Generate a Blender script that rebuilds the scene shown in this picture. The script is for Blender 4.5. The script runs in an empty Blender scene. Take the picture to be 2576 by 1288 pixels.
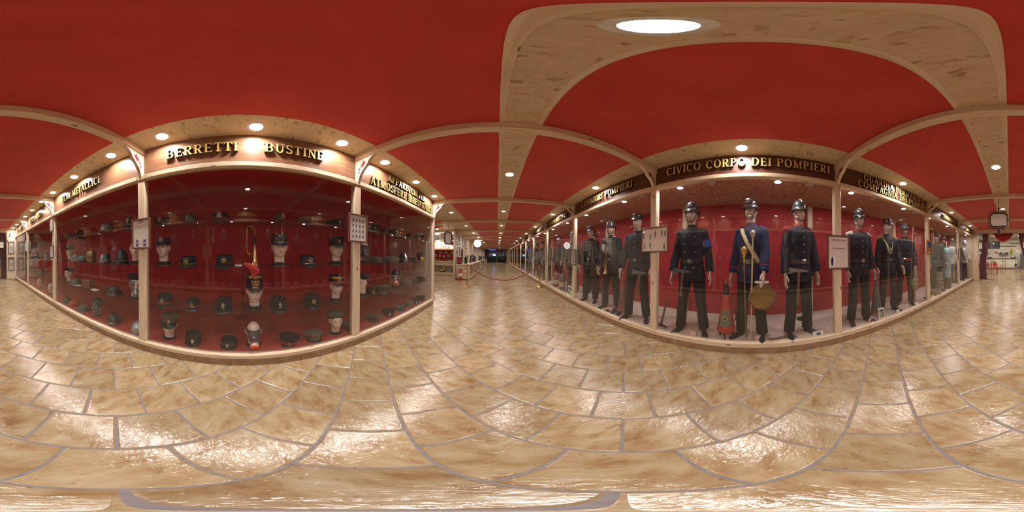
import bpy, bmesh, math, random
from mathutils import Vector, Matrix, Euler
random.seed(7)
sc = bpy.context.scene
COL = sc.collection
PI = math.pi

# ---------------------------------------------------------------- camera, world, exposure
H = 1.2813
cd = bpy.data.cameras.new('camera'); cam = bpy.data.objects.new('camera', cd); COL.objects.link(cam)
cd.type = 'PANO'; cd.panorama_type = 'EQUIRECTANGULAR'
cd.clip_start = .02; cd.clip_end = 200
def _r(ax, a): return Matrix.Rotation(a, 3, ax)
Rwc = _r('Z', .0895) @ _r('X', -.0004) @ _r('Y', .0126)      # world (x right, y along hall, z up) -> camera
right, fwd, up = [Rwc.transposed() @ Vector(v) for v in ((1,0,0),(0,1,0),(0,0,1))]
cam.matrix_world = Matrix(((right.x, up.x, -fwd.x, 0), (right.y, up.y, -fwd.y, 0), (right.z, up.z, -fwd.z, H), (0,0,0,1)))
sc.camera = cam
w = bpy.data.worlds.new('world'); sc.world = w; w.use_nodes = True
w.node_tree.nodes['Background'].inputs[0].default_value = (.9, .8, .7, 1)
w.node_tree.nodes['Background'].inputs[1].default_value = .05
sc.view_settings.view_transform = 'Standard'; sc.view_settings.look = 'None'
sc.view_settings.gamma = 1; sc.view_settings.use_curve_mapping = False
sc.view_settings.exposure = 0.0
LAMP_W, CASE_W = 17.0, 8.5                                    # power of the ceiling and show-case downlights

# hall dimensions (metres)
XL, XR = -1.589, 1.942                # fronts of the left and right display cases
BAY, Y1 = 2.487, 1.372                # post spacing, first post ahead of the camera
ZC = 2.717                            # ceiling
ZRL, ZRR = 2.292, 2.399               # top of the top rail, left and right
BL, BR = -2.95, 3.14                  # back walls of the cases
DECK = .14
YB = Y1 - 4*BAY                       # back end of the hall
YF = Y1 + 14*BAY                      # far end
def post_y(i): return Y1 + i*BAY

# ---------------------------------------------------------------- mesh helpers
class MB:
    def __init__(s): s.v = []; s.f = []; s.m = []; s.T = Matrix.Identity(4); s.mi = 0
    def add(s, vs, fs):
        b = len(s.v); s.v += [tuple(s.T @ Vector(p)) for p in vs]
        for f in fs: s.f.append([b+i for i in f]); s.m.append(s.mi)
        return s
    def box(s, x0, x1, y0, y1, z0, z1):
        return s.add([(x,y,z) for x in (x0,x1) for y in (y0,y1) for z in (z0,z1)],
                     [(0,1,3,2),(4,6,7,5),(0,4,5,1),(2,3,7,6),(0,2,6,4),(1,5,7,3)])
    def cbox(s, x0, x1, y0, y1, z0, z1, b=.006):                # box with chamfered edges
        bm = bmesh.new(); bmesh.ops.create_cube(bm, size=1)
        for v in bm.verts: v.co = Vector((x0+(v.co.x+.5)*(x1-x0), y0+(v.co.y+.5)*(y1-y0), z0+(v.co.z+.5)*(z1-z0)))
        bmesh.ops.bevel(bm, geom=bm.edges[:], offset=b, segments=1, affect='EDGES', profile=.5)
        bm.verts.index_update(); s.add([v.co[:] for v in bm.verts], [[v.index for v in f.verts] for f in bm.faces]); bm.free(); return s
    def rings(s, rs, cap=True, closed=True):
        n = len(rs[0]); vs = [p for r in rs for p in r]; fs = []
        for i in range(len(rs)-1):
            for j in range(n if closed else n-1):
                k = (j+1) % n; fs.append((i*n+j, i*n+k, (i+1)*n+k, (i+1)*n+j))
        if cap: fs.append(tuple(range(n-1,-1,-1))); fs.append(tuple(range((len(rs)-1)*n, len(rs)*n)))
        return s.add(vs, fs)
    def lathe(s, prof, n=20, sx=1, sy=1, cap=True, off=(0,0,0)):   # profile (r,z) about z
        return s.rings([[(r*sx*math.cos(2*PI*j/n)+off[0], r*sy*math.sin(2*PI*j/n)+off[1], z+off[2]) for j in range(n)] for r, z in prof], cap)
    def tube(s, pts, rad, n=8, cap=True, fl=1.0):
        pts = [Vector(p) for p in pts]
        if not hasattr(rad, '__len__'): rad = [rad]*len(pts)
        rs = []; ref = None
        for i, p in enumerate(pts):
            d = (pts[min(i+1,len(pts)-1)] - pts[max(i-1,0)]).normalized()
            if ref is None: ref = Vector((0,0,1)) if abs(d.z) < .9 else Vector((1,0,0))
            a = d.cross(ref).normalized(); b = a.cross(d).normalized(); ref = b
            rs.append([tuple(p + a*rad[i]*math.cos(2*PI*j/n) + b*rad[i]*fl*math.sin(2*PI*j/n)) for j in range(n)])
        return s.rings(rs, cap)
    def ball(s, c, rx, ry=None, rz=None, n=14, k=9):
        ry = ry or rx; rz = rz or rx
        return s.rings([[(c[0]+rx*math.cos(t)*math.cos(2*PI*j/n), c[1]+ry*math.cos(t)*math.sin(2*PI*j/n), c[2]+rz*math.sin(t)) for j in range(n)]
                        for t in [(-.5+(i+.02)/(k-.96))*PI for i in range(k)]])
    def prism(s, poly, y0, y1):                                  # poly in xz, extruded along y
        n = len(poly)
        return s.add([(x,y0,z) for x,z in poly]+[(x,y1,z) for x,z in poly],
                     [tuple(range(n)), tuple(range(2*n-1,n-1,-1))]+[(i,i+n,(i+1)%n+n,(i+1)%n) for i in range(n)])
    def mesh(s, name, smooth=35):
        me = bpy.data.meshes.new(name); me.from_pydata(s.v, [], s.f)
        bm = bmesh.new(); bm.from_mesh(me); bmesh.ops.recalc_face_normals(bm, faces=bm.faces[:]); bm.to_mesh(me); bm.free()
        if smooth:
            me.polygons.foreach_set('use_smooth', [True]*len(me.polygons)); me.set_sharp_from_angle(angle=math.radians(smooth))
        if any(s.m): me.polygons.foreach_set('material_index', s.m)
        return me
def put(name, me, mats, parent=None, loc=(0,0,0), rot=(0,0,0), scale=(1,1,1)):
    if not isinstance(mats, (list, tuple)): mats = [mats]
    o = bpy.data.objects.new(name, me); COL.objects.link(o)
    while len(me.materials) < len(mats): me.materials.append(mats[len(me.materials)])
    for i, m in enumerate(mats):
        if me.materials[i] is not m: o.material_slots[i].link = 'OBJECT'; o.material_slots[i].material = m
    if isinstance(scale, (int, float)): scale = (scale,)*3
    o.location = loc; o.rotation_euler = rot; o.scale = scale; o.parent = parent
    return o
def obj(name, mb, mats, parent=None, loc=(0,0,0), rot=(0,0,0), smooth=35): return put(name, mb.mesh(name, smooth), mats, parent, loc, rot)
def tag(o, label=None, cat=None, group=None, kind=None):
    if label: o['label'] = label
    if cat: o['category'] = cat
    if group: o['group'] = group
    if kind: o['kind'] = kind
    return o
def thing(name, label, cat, loc=(0,0,0), rotz=0, group=None, kind=None, rot=None, scale=1):
    o = bpy.data.objects.new(name, None); COL.objects.link(o); o.empty_display_size = .1
    o.location = loc; o.rotation_euler = rot or (0,0,rotz); o.scale = (scale,)*3
    return tag(o, label, cat, group, kind)
CACHE = {}
def cached(key, fn, smooth=35):
    if key not in CACHE: m = MB(); fn(m); CACHE[key] = m.mesh(key, smooth)
    return CACHE[key]
def remesh(mb, name, voxel, sm=3):
    o = bpy.data.objects.new('tmp', mb.mesh('tmp', 0)); COL.objects.link(o)
    r = o.modifiers.new('r', 'REMESH'); r.mode = 'VOXEL'; r.voxel_size = voxel
    if sm: q = o.modifiers.new('s', 'SMOOTH'); q.factor = .5; q.iterations = sm
    dg = bpy.context.evaluated_depsgraph_get(); me = bpy.data.meshes.new_from_object(o.evaluated_get(dg))
    me.name = name; me.materials.clear(); me.polygons.foreach_set('use_smooth', [True]*len(me.polygons))
    bpy.data.objects.remove(o); return me

# ---------------------------------------------------------------- materials
def new_mat(name):
    m = bpy.data.materials.new(name); m.use_nodes = True; nt = m.node_tree
    return m, nt, nt.nodes['Principled BSDF'], nt.links
def N(nt, t, **k):
    n = nt.nodes.new(t)
    for a, v in k.items():
        if a.startswith('i_'): n.inputs[a[2:]].default_value = v
        else: setattr(n, a, v)
    return n
def ramp(nt, stops):
    r = nt.nodes.new('ShaderNodeValToRGB')
    while len(r.color_ramp.elements) < len(stops): r.color_ramp.elements.new(.5)
    for e, (p, c) in zip(r.color_ramp.elements, stops): e.position = p; e.color = (*c, 1)
    return r
def pm(name, c, c2=None, scale=8, rough=.6, metal=0, bump=0, bscale=60, stretch=(1,1,1), coat=0, sheen=0):
    """plain procedural material: two tones mixed by noise, optional fine bump"""
    m, nt, b, L = new_mat(name)
    c2 = c2 or tuple(x*.8 for x in c)
    tc = N(nt, 'ShaderNodeTexCoord'); mp = N(nt, 'ShaderNodeMapping'); mp.inputs['Scale'].default_value = stretch
    L.new(tc.outputs['Object'], mp.inputs[0])
    n = N(nt, 'ShaderNodeTexNoise', i_Scale=scale, i_Detail=4.0); L.new(mp.outputs[0], n.inputs[0])
    r = ramp(nt, [(.35, c), (.65, c2)]); L.new(n.outputs[0], r.inputs[0]); L.new(r.outputs[0], b.inputs['Base Color'])
    b.inputs['Roughness'].default_value = rough; b.inputs['Metallic'].default_value = metal
    b.inputs['Coat Weight'].default_value = coat; b.inputs['Sheen Weight'].default_value = sheen
    if bump:
        n2 = N(nt, 'ShaderNodeTexNoise', i_Scale=bscale, i_Detail=3.0); L.new(mp.outputs[0], n2.inputs[0])
        bp = N(nt, 'ShaderNodeBump', i_Strength=bump, i_Distance=.01); L.new(n2.outputs[0], bp.inputs['Height']); L.new(bp.outputs[0], b.inputs['Normal'])
    return m
def wood(name, c1, c2, axis, knots=True, rough=.5):
    m, nt, b, L = new_mat(name)
    tc = N(nt, 'ShaderNodeTexCoord'); mp = N(nt, 'ShaderNodeMapping')
    mp.inputs['Scale'].default_value = [1.0 if i == axis else 14.0 for i in range(3)]
    oi = N(nt, 'ShaderNodeObjectInfo'); ad = N(nt, 'ShaderNodeVectorMath', operation='ADD'); ml = N(nt, 'ShaderNodeMath', operation='MULTIPLY'); ml.inputs[1].default_value = 37
    L.new(oi.outputs['Random'], ml.inputs[0]); L.new(tc.outputs['Object'], mp.inputs[0]); L.new(mp.outputs[0], ad.inputs[0]); L.new(ml.outputs[0], ad.inputs[1])
    n = N(nt, 'ShaderNodeTexNoise', i_Scale=2.6, i_Detail=5.0, i_Distortion=.6); L.new(ad.outputs[0], n.inputs[0])
    r = ramp(nt, [(.35, c1), (.62, c2)]); L.new(n.outputs[0], r.inputs[0]); out = r.outputs[0]
    if knots:
        mp2 = N(nt, 'ShaderNodeMapping'); mp2.inputs['Scale'].default_value = [2.6 if i == axis else 9.0 for i in range(3)]; L.new(tc.outputs['Object'], mp2.inputs[0])
        ad2 = N(nt, 'ShaderNodeVectorMath', operation='ADD'); L.new(mp2.outputs[0], ad2.inputs[0]); L.new(ml.outputs[0], ad2.inputs[1])
        vo = N(nt, 'ShaderNodeTexVoronoi', i_Scale=1.0); L.new(ad2.outputs[0], vo.inputs[0])
        kr = ramp(nt, [(.06, (1,1,1)), (.11, (0,0,0))]); L.new(vo.outputs['Distance'], kr.inputs[0])
        mx = N(nt, 'ShaderNodeMix', data_type='RGBA'); L.new(kr.outputs[0], mx.inputs['Factor']); L.new(out, mx.inputs['A']); mx.inputs['B'].default_value = (.16,.07,.03,1); out = mx.outputs['Result']
    L.new(out, b.inputs['Base Color']); b.inputs['Roughness'].default_value = rough
    return m
def osb(name, c1, c2, c3, sc_=1.0, rough=.6):
    m, nt, b, L = new_mat(name); tc = N(nt, 'ShaderNodeTexCoord'); cols = []
    for k, rot in enumerate((.5, -.75, 1.5)):
        mp = N(nt, 'ShaderNodeMapping'); mp.inputs['Rotation'].default_value = (0,0,rot); mp.inputs['Scale'].default_value = (9*sc_, 30*sc_, 9*sc_)
        L.new(tc.outputs['Object'], mp.inputs[0])
        dn = N(nt, 'ShaderNodeTexNoise', i_Scale=.8); L.new(mp.outputs[0], dn.inputs[0])
        ad = N(nt, 'ShaderNodeVectorMath', operation='ADD'); L.new(mp.outputs[0], ad.inputs[0]); L.new(dn.outputs['Color'], ad.inputs[1])
        v = N(nt, 'ShaderNodeTexVoronoi', i_Scale=1.0); L.new(ad.outputs[0], v.inputs[0]); cols.append(v)
    n = N(nt, 'ShaderNodeTexNoise', i_Scale=11*sc_, i_Detail=2.0); L.new(tc.outputs['Object'], n.inputs[0])
    st = ramp(nt, [(.46, (0,0,0)), (.5, (1,1,1))]); L.new(n.outputs[0], st.inputs[0])
    m1 = N(nt, 'ShaderNodeMix', data_type='RGBA'); L.new(st.outputs[0], m1.inputs['Factor']); L.new(cols[0].outputs['Color'], m1.inputs['A']); L.new(cols[1].outputs['Color'], m1.inputs['B'])
    n3 = N(nt, 'ShaderNodeTexNoise', i_Scale=16*sc_); L.new(tc.outputs['Object'], n3.inputs[0]); s3 = ramp(nt, [(.55, (0,0,0)), (.58, (1,1,1))]); L.new(n3.outputs[0], s3.inputs[0])
    m2 = N(nt, 'ShaderNodeMix', data_type='RGBA'); L.new(s3.outputs[0], m2.inputs['Factor']); L.new(m1.outputs['Result'], m2.inputs['A']); L.new(cols[2].outputs['Color'], m2.inputs['B'])
    bw = N(nt, 'ShaderNodeSeparateColor'); L.new(m2.outputs['Result'], bw.inputs[0])
    r = ramp(nt, [(0.0, c3), (.015, c3), (.09, c1), (.95, c2)]); L.new(bw.outputs[0], r.inputs[0]); L.new(r.outputs[0], b.inputs['Base Color'])
    b.inputs['Roughness'].default_value = rough
    bp = N(nt, 'ShaderNodeBump', i_Strength=.15, i_Distance=.004); L.new(bw.outputs[1], bp.inputs['Height']); L.new(bp.outputs[0], b.inputs['Normal'])
    return m
def tile_mat():
    m, nt, b, L = new_mat('glazed_stone_tile')
    g = N(nt, 'ShaderNodeNewGeometry'); oi = N(nt, 'ShaderNodeObjectInfo'); at = N(nt, 'ShaderNodeAttribute', attribute_name='rnd')
    s = N(nt, 'ShaderNodeMath', operation='ADD'); L.new(oi.outputs['Random'], s.inputs[0]); L.new(at.outputs['Fac'], s.inputs[1])
    ml = N(nt, 'ShaderNodeMath', operation='MULTIPLY'); ml.inputs[1].default_value = 61; L.new(s.outputs[0], ml.inputs[0])
    ad = N(nt, 'ShaderNodeVectorMath', operation='ADD'); L.new(g.outputs['Position'], ad.inputs[0]); L.new(ml.outputs[0], ad.inputs[1])
    mp = N(nt, 'ShaderNodeMapping'); mp.inputs['Rotation'].default_value = (0,0,.785); mp.inputs['Scale'].default_value = (1,1.9,1); L.new(ad.outputs[0], mp.inputs[0])
    n = N(nt, 'ShaderNodeTexNoise', i_Scale=6.5, i_Detail=8.0, i_Roughness=.6, i_Distortion=.25); L.new(mp.outputs[0], n.inputs[0])
    r = ramp(nt, [(.25, (.205,.110,.043)), (.40, (.295,.187,.090)), (.5, (.345,.243,.130)), (.62, (.39,.292,.170)), (.78, (.455,.37,.240))]); L.new(n.outputs[0], r.inputs[0])
    n2 = N(nt, 'ShaderNodeTexNoise', i_Scale=45.0, i_Detail=4.0); L.new(ad.outputs[0], n2.inputs[0])
    cr = ramp(nt, [(.27, (.55,.45,.38)), (.36, (1,1,1))]); L.new(n2.outputs[0], cr.inputs[0])
    mx = N(nt, 'ShaderNodeMix', data_type='RGBA', blend_type='MULTIPLY'); mx.inputs['Factor'].default_value = .8; L.new(r.outputs[0], mx.inputs['A']); L.new(cr.outputs[0], mx.inputs['B'])
    wn = N(nt, 'ShaderNodeTexNoise', i_Scale=9.0, i_Detail=3.0); L.new(mp.outputs[0], wn.inputs[0])
    mv = N(nt, 'ShaderNodeMapRange'); mv.inputs['To Min'].default_value = .88; mv.inputs['To Max'].default_value = 1.12; fr = N(nt, 'ShaderNodeMath', operation='FRACT'); L.new(ml.outputs[0], fr.inputs[0]); L.new(fr.outputs[0], mv.inputs[0])
    m2 = N(nt, 'ShaderNodeVectorMath', operation='SCALE'); L.new(mx.outputs['Result'], m2.inputs[0]); L.new(mv.outputs[0], m2.inputs['Scale']); L.new(m2.outputs[0], b.inputs['Base Color'])
    rr = N(nt, 'ShaderNodeMapRange'); rr.inputs['To Min'].default_value = .07; rr.inputs['To Max'].default_value = .25; L.new(n.outputs[0], rr.inputs[0]); L.new(rr.outputs[0], b.inputs['Roughness'])
    b.inputs['Specular IOR Level'].default_value = .62
    hb = N(nt, 'ShaderNodeTexNoise', i_Scale=26.0, i_Detail=4.0, i_Distortion=1.0); L.new(mp.outputs[0], hb.inputs[0])
    ha = N(nt, 'ShaderNodeMath', operation='ADD'); L.new(hb.outputs[0], ha.inputs[0]); hw = N(nt, 'ShaderNodeMath', operation='MULTIPLY'); hw.inputs[1].default_value = 1.6; L.new(wn.outputs[0], hw.inputs[0]); L.new(hw.outputs[0], ha.inputs[1])
    bp = N(nt, 'ShaderNodeBump', i_Strength=.32, i_Distance=.006); L.new(ha.outputs[0], bp.inputs['Height']); L.new(bp.outputs[0], b.inputs['Normal'])
    return m
def glass_mat(name, dust=.05, tint=(1,1,1), ior=1.5, dcol=(.6,.56,.52)):
    m, nt, b, L = new_mat(name); nt.nodes.remove(b); out = nt.nodes['Material Output']
    tr = N(nt, 'ShaderNodeBsdfTransparent'); tr.inputs[0].default_value = (*tint,1); gl = N(nt, 'ShaderNodeBsdfGlossy', i_Roughness=.004); fr = N(nt, 'ShaderNodeFresnel', i_IOR=ior); gm = N(nt, 'ShaderNodeNewGeometry'); ir = N(nt, 'ShaderNodeMapRange'); ir.inputs['To Min'].default_value = ior; ir.inputs['To Max'].default_value = 1/ior; L.new(gm.outputs['Backfacing'], ir.inputs[0]); L.new(ir.outputs[0], fr.inputs['IOR'])
    mx = N(nt, 'ShaderNodeMixShader'); L.new(fr.outputs[0], mx.inputs[0]); L.new(tr.outputs[0], mx.inputs[1]); L.new(gl.outputs[0], mx.inputs[2]); last = mx
    if dust:
        d = N(nt, 'ShaderNodeBsdfDiffuse'); d.inputs[0].default_value = (*dcol,1); m2 = N(nt, 'ShaderNodeMixShader')
        tc = N(nt, 'ShaderNodeTexCoord'); nz = N(nt, 'ShaderNodeTexNoise', i_Scale=3.0, i_Detail=4.0); L.new(tc.outputs['Object'], nz.inputs[0])
        mr = N(nt, 'ShaderNodeMapRange'); mr.inputs['From Min'].default_value = .3; mr.inputs['From Max'].default_value = .75; mr.inputs['To Min'].default_value = dust*.5; mr.inputs['To Max'].default_value = dust*1.5
        L.new(nz.outputs[0], mr.inputs[0]); L.new(mr.outputs[0], m2.inputs[0]); L.new(mx.outputs[0], m2.inputs[1]); L.new(d.outputs[0], m2.inputs[2]); last = m2
    L.new(last.outputs[0], out.inputs[0]); return m
def emit(name, c, s):
    m, nt, b, L = new_mat(name); b.inputs['Base Color'].default_value = (*c,1); b.inputs['Emission Color'].default_value = (*c,1); b.inputs['Emission Strength'].default_value = s
    tc = N(nt, 'ShaderNodeTexCoord'); n = N(nt, 'ShaderNodeTexNoise', i_Scale=30.0); L.new(tc.outputs['Object'], n.inputs[0])
    mr = N(nt, 'ShaderNodeMapRange'); mr.inputs['To Min'].default_value = s*.9; mr.inputs['To Max'].default_value = s*1.1; L.new(n.outputs[0], mr.inputs[0]); L.new(mr.outputs[0], b.inputs['Emission Strength'])
    return m
def paper_mat(name, c=(.72,.65,.57), ink=(.2,.17,.17), lines=26, margin=.12, top=.25, dens=.5, axis=2):
    """paper with rows of small illegible print (generated coordinates: y across, z up)"""
    m, nt, b, L = new_mat(name); tc = N(nt, 'ShaderNodeTexCoord'); sp = N(nt, 'ShaderNodeSeparateXYZ'); L.new(tc.outputs['Generated'], sp.inputs[0])
    def math_(op, a, v):
        n = N(nt, 'ShaderNodeMath', operation=op); L.new(a, n.inputs[0])
        if hasattr(v, 'links'): L.new(v, n.inputs[1])
        else: n.inputs[1].default_value = v
        return n.outputs[0]
    row = math_('MULTIPLY', sp.outputs[2], lines); fr = math_('FRACT', row, 0); on = math_('LESS_THAN', fr, .42)
    fl = math_('FLOOR', row, 0); cb = N(nt, 'ShaderNodeCombineXYZ'); xs = math_('MULTIPLY', sp.outputs[1], 26.0); L.new(xs, cb.inputs[0]); L.new(math_('MULTIPLY', fl, 7.3), cb.inputs[1])
    nz = N(nt, 'ShaderNodeTexNoise', i_Scale=1.0, i_Detail=1.0); L.new(cb.outputs[0], nz.inputs[0]); word = math_('LESS_THAN', nz.outputs[0], dens)
    mk = math_('MULTIPLY', on, word)
    for a, lo, hi in ((sp.outputs[1], margin, 1-margin), (sp.outputs[2], .08, 1-top)):
        mk = math_('MULTIPLY', mk, math_('GREATER_THAN', a, lo)); mk = math_('MULTIPLY', mk, math_('LESS_THAN', a, hi))
    mx = N(nt, 'ShaderNodeMix', data_type='RGBA'); L.new(math_('MULTIPLY', mk, .7), mx.inputs['Factor']); mx.inputs['A'].default_value = (*c,1); mx.inputs['B'].default_value = (*ink,1)
    L.new(mx.outputs['Result'], b.inputs['Base Color']); b.inputs['Roughness'].default_value = .5; b.inputs['Coat Weight'].default_value = .25
    return m

PINE, PINE2 = (.62,.45,.28), (.72,.57,.40)
M = dict(
    pine_x=wood('pine_across', PINE, PINE2, 0), pine_y=wood('pine_along', PINE, PINE2, 1), pine_z=wood('pine_upright', PINE, PINE2, 2),
    ply=wood('pale_plywood', (.68,.53,.38), (.78,.65,.50), 2, False, .45), osb=osb('oriented_strand_board', (.58,.43,.26), (.66,.51,.325), (.40,.26,.13)),
    osb_red=osb('stained_strand_board', (.42,.2,.11), (.55,.3,.18), (.2,.07,.035)), osb_pale=osb('pale_strand_board', (.56,.43,.35), (.64,.51,.42), (.46,.30,.23)),
    felt=pm('red_ceiling_cloth', (.58,.055,.038), (.52,.046,.032), 3, .85, 0, .12, 300, sheen=.15), felt_case=pm('red_case_lining', (.42,.018,.022), (.34,.012,.016), 3, .8, 0, .1, 200),
    felt_left=pm('crimson_case_lining', (.50,.022,.026), (.42,.016,.02), 3, .8, 0, .1, 200), deck_red=pm('red_deck_cloth', (.52,.055,.042), (.45,.045,.035), 2.5, .75, 0, .1, 120),
    tile=tile_mat(), grout=pm('grey_grout', (.235,.20,.19), (.19,.16,.155), 30, .8), plinth=pm('brown_skirting_tile', (.34,.20,.105), (.24,.13,.06), 7, .35, 0, .15, 40),
    sign_l=wood('copper_brown_laminate', (.19,.085,.042), (.27,.13,.07), 1, False, .30), sign_r=wood('mahogany_laminate', (.085,.028,.016), (.12,.043,.024), 1, False, .38),
    gold=pm('gilt_letter_face', (.80,.60,.20), (.70,.50,.16), 20, .35, .25), gold_side=pm('dark_letter_side', (.10,.06,.02), (.07,.04,.015), 20, .5, .2),
    glass=glass_mat('show_case_glass', .007), shelf=glass_mat('shelf_glass', .03, (.93,.96,.95), 1.45, (.2,.22,.22)), clear=glass_mat('clear_glass', .02),
    lamp=emit('lamp_diffuser', (1,.97,.93), 18.0), ring=pm('white_lamp_ring', (.8,.78,.74), None, 20, .4), white=pm('white_plaster', (.78,.74,.68), (.72,.68,.62), 3, .7),
    cream=pm('cream_plaster', (.75,.68,.55), (.70,.63,.50), 3, .7), cut_red=pm('dark_red_paint', (.20,.010,.016), (.16,.008,.012), 20, .5),
    frame=wood('brown_frame', (.12,.045,.02), (.17,.065,.03), 1, False, .35), frame_o=wood('orange_frame', (.42,.19,.05), (.5,.24,.07), 2, False, .4), black=pm('black_iron', (.012,.012,.012), (.02,.02,.02), 20, .45),
    brass=pm('polished_brass', (.75,.55,.22), (.62,.42,.15), 12, .22, 1), chrome=pm('chrome', (.75,.75,.74), (.6,.6,.6), 10, .15, 1), steel=pm('grey_steel', (.35,.36,.36), (.25,.26,.27), 10, .35, .8),
)
paper = paper_mat('printed_paper'); paper_w = paper_mat('white_printed_paper', (.82,.80,.75), (.35,.33,.33), 20)

# ---------------------------------------------------------------- floor
P = .338; C45 = math.sqrt(.5)
m = MB(); m.box(XL-4, XR+2.2, -18, YF+1, -.06, -.004); floor = tag(obj('floor', m, M['grout'], smooth=0), kind='structure')
def tile_mesh(j):
    def f(mb):
        a = P/2-.0055; b = a-.007; rr = random.Random(j)
        rs = [[(sx*q, sy*q, z+rr.uniform(-.0012,.0006)*(z > -.003)) for sx, sy in ((-1,-1),(1,-1),(1,1),(-1,1))] for q, z in ((a,-.012),(a,-.004),(b,.0))]
        mb.rings(rs)
    return cached('floor_tile_%d' % j, f, 20)
cells = []
for k in range(-85, 95):
    for t in range(-85, 95):
        s_, u_ = k*P, (t+.5)*P + (P/2 if k % 2 else 0)
        x, y = C45*(s_+u_), C45*(s_-u_)
        if y < -17.4 or y > YF: continue
        lo = XL-.2 if YB < y < post_y(1)-.1 else (-4.3 if post_y(1) <= y < 16 else (-2.6 if y >= 16 else -4.2))
        if lo < x < (XR+.2 if y > YB else 4.0): cells.append((math.hypot(x, y), x, y))
cells.sort()
for i, (d, x, y) in enumerate(cells[:300]):
    put('floor_tile', tile_mesh(i % 7), M['tile'], floor, (x, y, random.uniform(-.0006, .0006)), (0, 0, PI/4 + (i*7 % 4)*PI/2))
mb = MB(); mb.T = Matrix.Identity(4); rnds = []
for d, x, y in cells[300:]:
    mb.T = Matrix.Translation((x, y, 0)) @ Matrix.Rotation(PI/4, 4, 'Z'); a = P/2-.0055
    if d < 12: mb.rings([[(sx*q, sy*q, z) for sx, sy in ((-1,-1),(1,-1),(1,1),(-1,1))] for q, z in ((a,-.004),(a-.006,.0))]); nf = 6
    else: mb.add([(-a,-a,0),(a,-a,0),(a,a,0),(-a,a,0)], [(0,1,2,3)]); nf = 1
    rnds += [random.random()]*nf
o = tag(obj('distant_floor_tile', mb, M['tile'], floor, smooth=0), 'smaller-looking tan tiles running on to both ends', kind='stuff')
at = o.data.attributes.new('rnd', 'FLOAT', 'FACE'); at.data.foreach_set('value', rnds)

# ---------------------------------------------------------------- ceiling
m = MB(); m.box(XL-3, XR+1.4, YB-.1, YF, ZC+.06, ZC+.09); ceiling = tag(obj('ceiling', m, M['osb'], smooth=0), kind='structure')
def ceil_piece(name, x0, x1, y0, y1, z0, z1, mat, cham=0):
    m = MB(); cx, cy = (x0+x1)/2, (y0+y1)/2
    if cham: m.cbox(x0-cx, x1-cx, y0-cy, y1-cy, z0, z1, cham)
    else: m.box(x0-cx, x1-cx, y0-cy, y1-cy, z0, z1)
    return obj(name, m, mat, ceiling, (cx, cy, 0), smooth=0)
def osb_panel(x0, x1, y0, y1, holes):
    m = MB(); cx, cy = (x0+x1)/2, (y0+y1)/2; y = y0; q = .058
    for hx, hy in sorted(holes, key=lambda h: h[1]):
        m.box(x0-cx, x1-cx, y-cy, hy-q-cy, ZC, ZC+.03); m.box(x0-cx, hx-q-cx, hy-q-cy, hy+q-cy, ZC, ZC+.03); m.box(hx+q-cx, x1-cx, hy-q-cy, hy+q-cy, ZC, ZC+.03); y = hy+q
    m.box(x0-cx, x1-cx, y-cy, y1-cy, ZC, ZC+.03)
    return obj('strand_board_panel', m, M['osb'], ceiling, (cx, cy, 0), smooth=0)
SL, SR = -.002, .356
def lamp_spots(i):
    yc = post_y(i)-BAY/2; L_ = [(-1.445, yc+d) for d in (-.885, 0, .885)] if i < 2 else [(-1.5, yc)]
    return L_, [(.178, yc)], [(1.785, yc)]
for i in range(-3, 15):
    y0, y1 = post_y(i-1), post_y(i)
    ceil_piece('red_cloth_panel', -1.25, SL, y0, y1, ZC+.004, ZC+.03, M['felt']); ceil_piece('red_cloth_panel', SR, 1.60, y0, y1, ZC+.004, ZC+.03, M['felt'])
    hl, hc, hr = lamp_spots(i)
    osb_panel(SL, SR, y0, y1, hc); osb_panel(XL-.05 if i < 2 else (-4.4 if i < 7 else -2.8), -1.25, y0, y1, hl); osb_panel(1.60, XR+.05, y0, y1, hr)
    for x0, x1 in ((SL, SL+.045), (SR-.045, SR)): ceil_piece('edge_lath', x0, x1, y0+.045, y1-.045, ZC-.006, ZC+.001, M['pine_y'])
for i in range(-4, 15):
    ceil_piece('ceiling_beam', XL-.04 if i < 2 else (-4.3 if i < 7 else -2.7), XR+.04, post_y(i)-.045, post_y(i)+.045, 2.624, ZC+.002, M['pine_x'], .006)

# ---------------------------------------------------------------- lamps
DISC = cached('diffuser', lambda m: m.add([(.058*math.cos(2*PI*j/20), -.058*math.sin(2*PI*j/20), 0) for j in range(20)], [tuple(range(20))]), 0)
RING = cached('lamp_ring', lambda m: m.lathe([(.058,.042),(.058,.0),(.060,-.005),(.082,-.004),(.088,.0)], 28, cap=False))
RING2 = cached('lamp_ring_small', lambda m: m.lathe([(.058,-.001),(.062,-.006),(.072,-.005),(.076,.0),(.058,.002),(.058,-.001)], 24, cap=False))
lampmat = emit('lit_downlight', (1,.975,.95), LAMP_W/(PI*PI*.058**2)); casemat = emit('lit_case_downlight', (.95,.97,1), CASE_W/(PI*PI*.058**2*.49)); offmat = pm('unlit_lamp', (.55,.52,.48), None, 20, .3)
def downlight(x, y, z, label, group, mt, s=1.0):
    t = thing('downlight', label, 'light', (x, y, z), group=group, scale=s)
    put('trim_ring', RING if s == 1.0 else RING2, M['ring'], t, (0,0,0)); d = put('diffuser', DISC, mt, t, (0,0,.022 if s == 1.0 else -.002)); return t
bm_ = bpy.data.meshes
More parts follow.
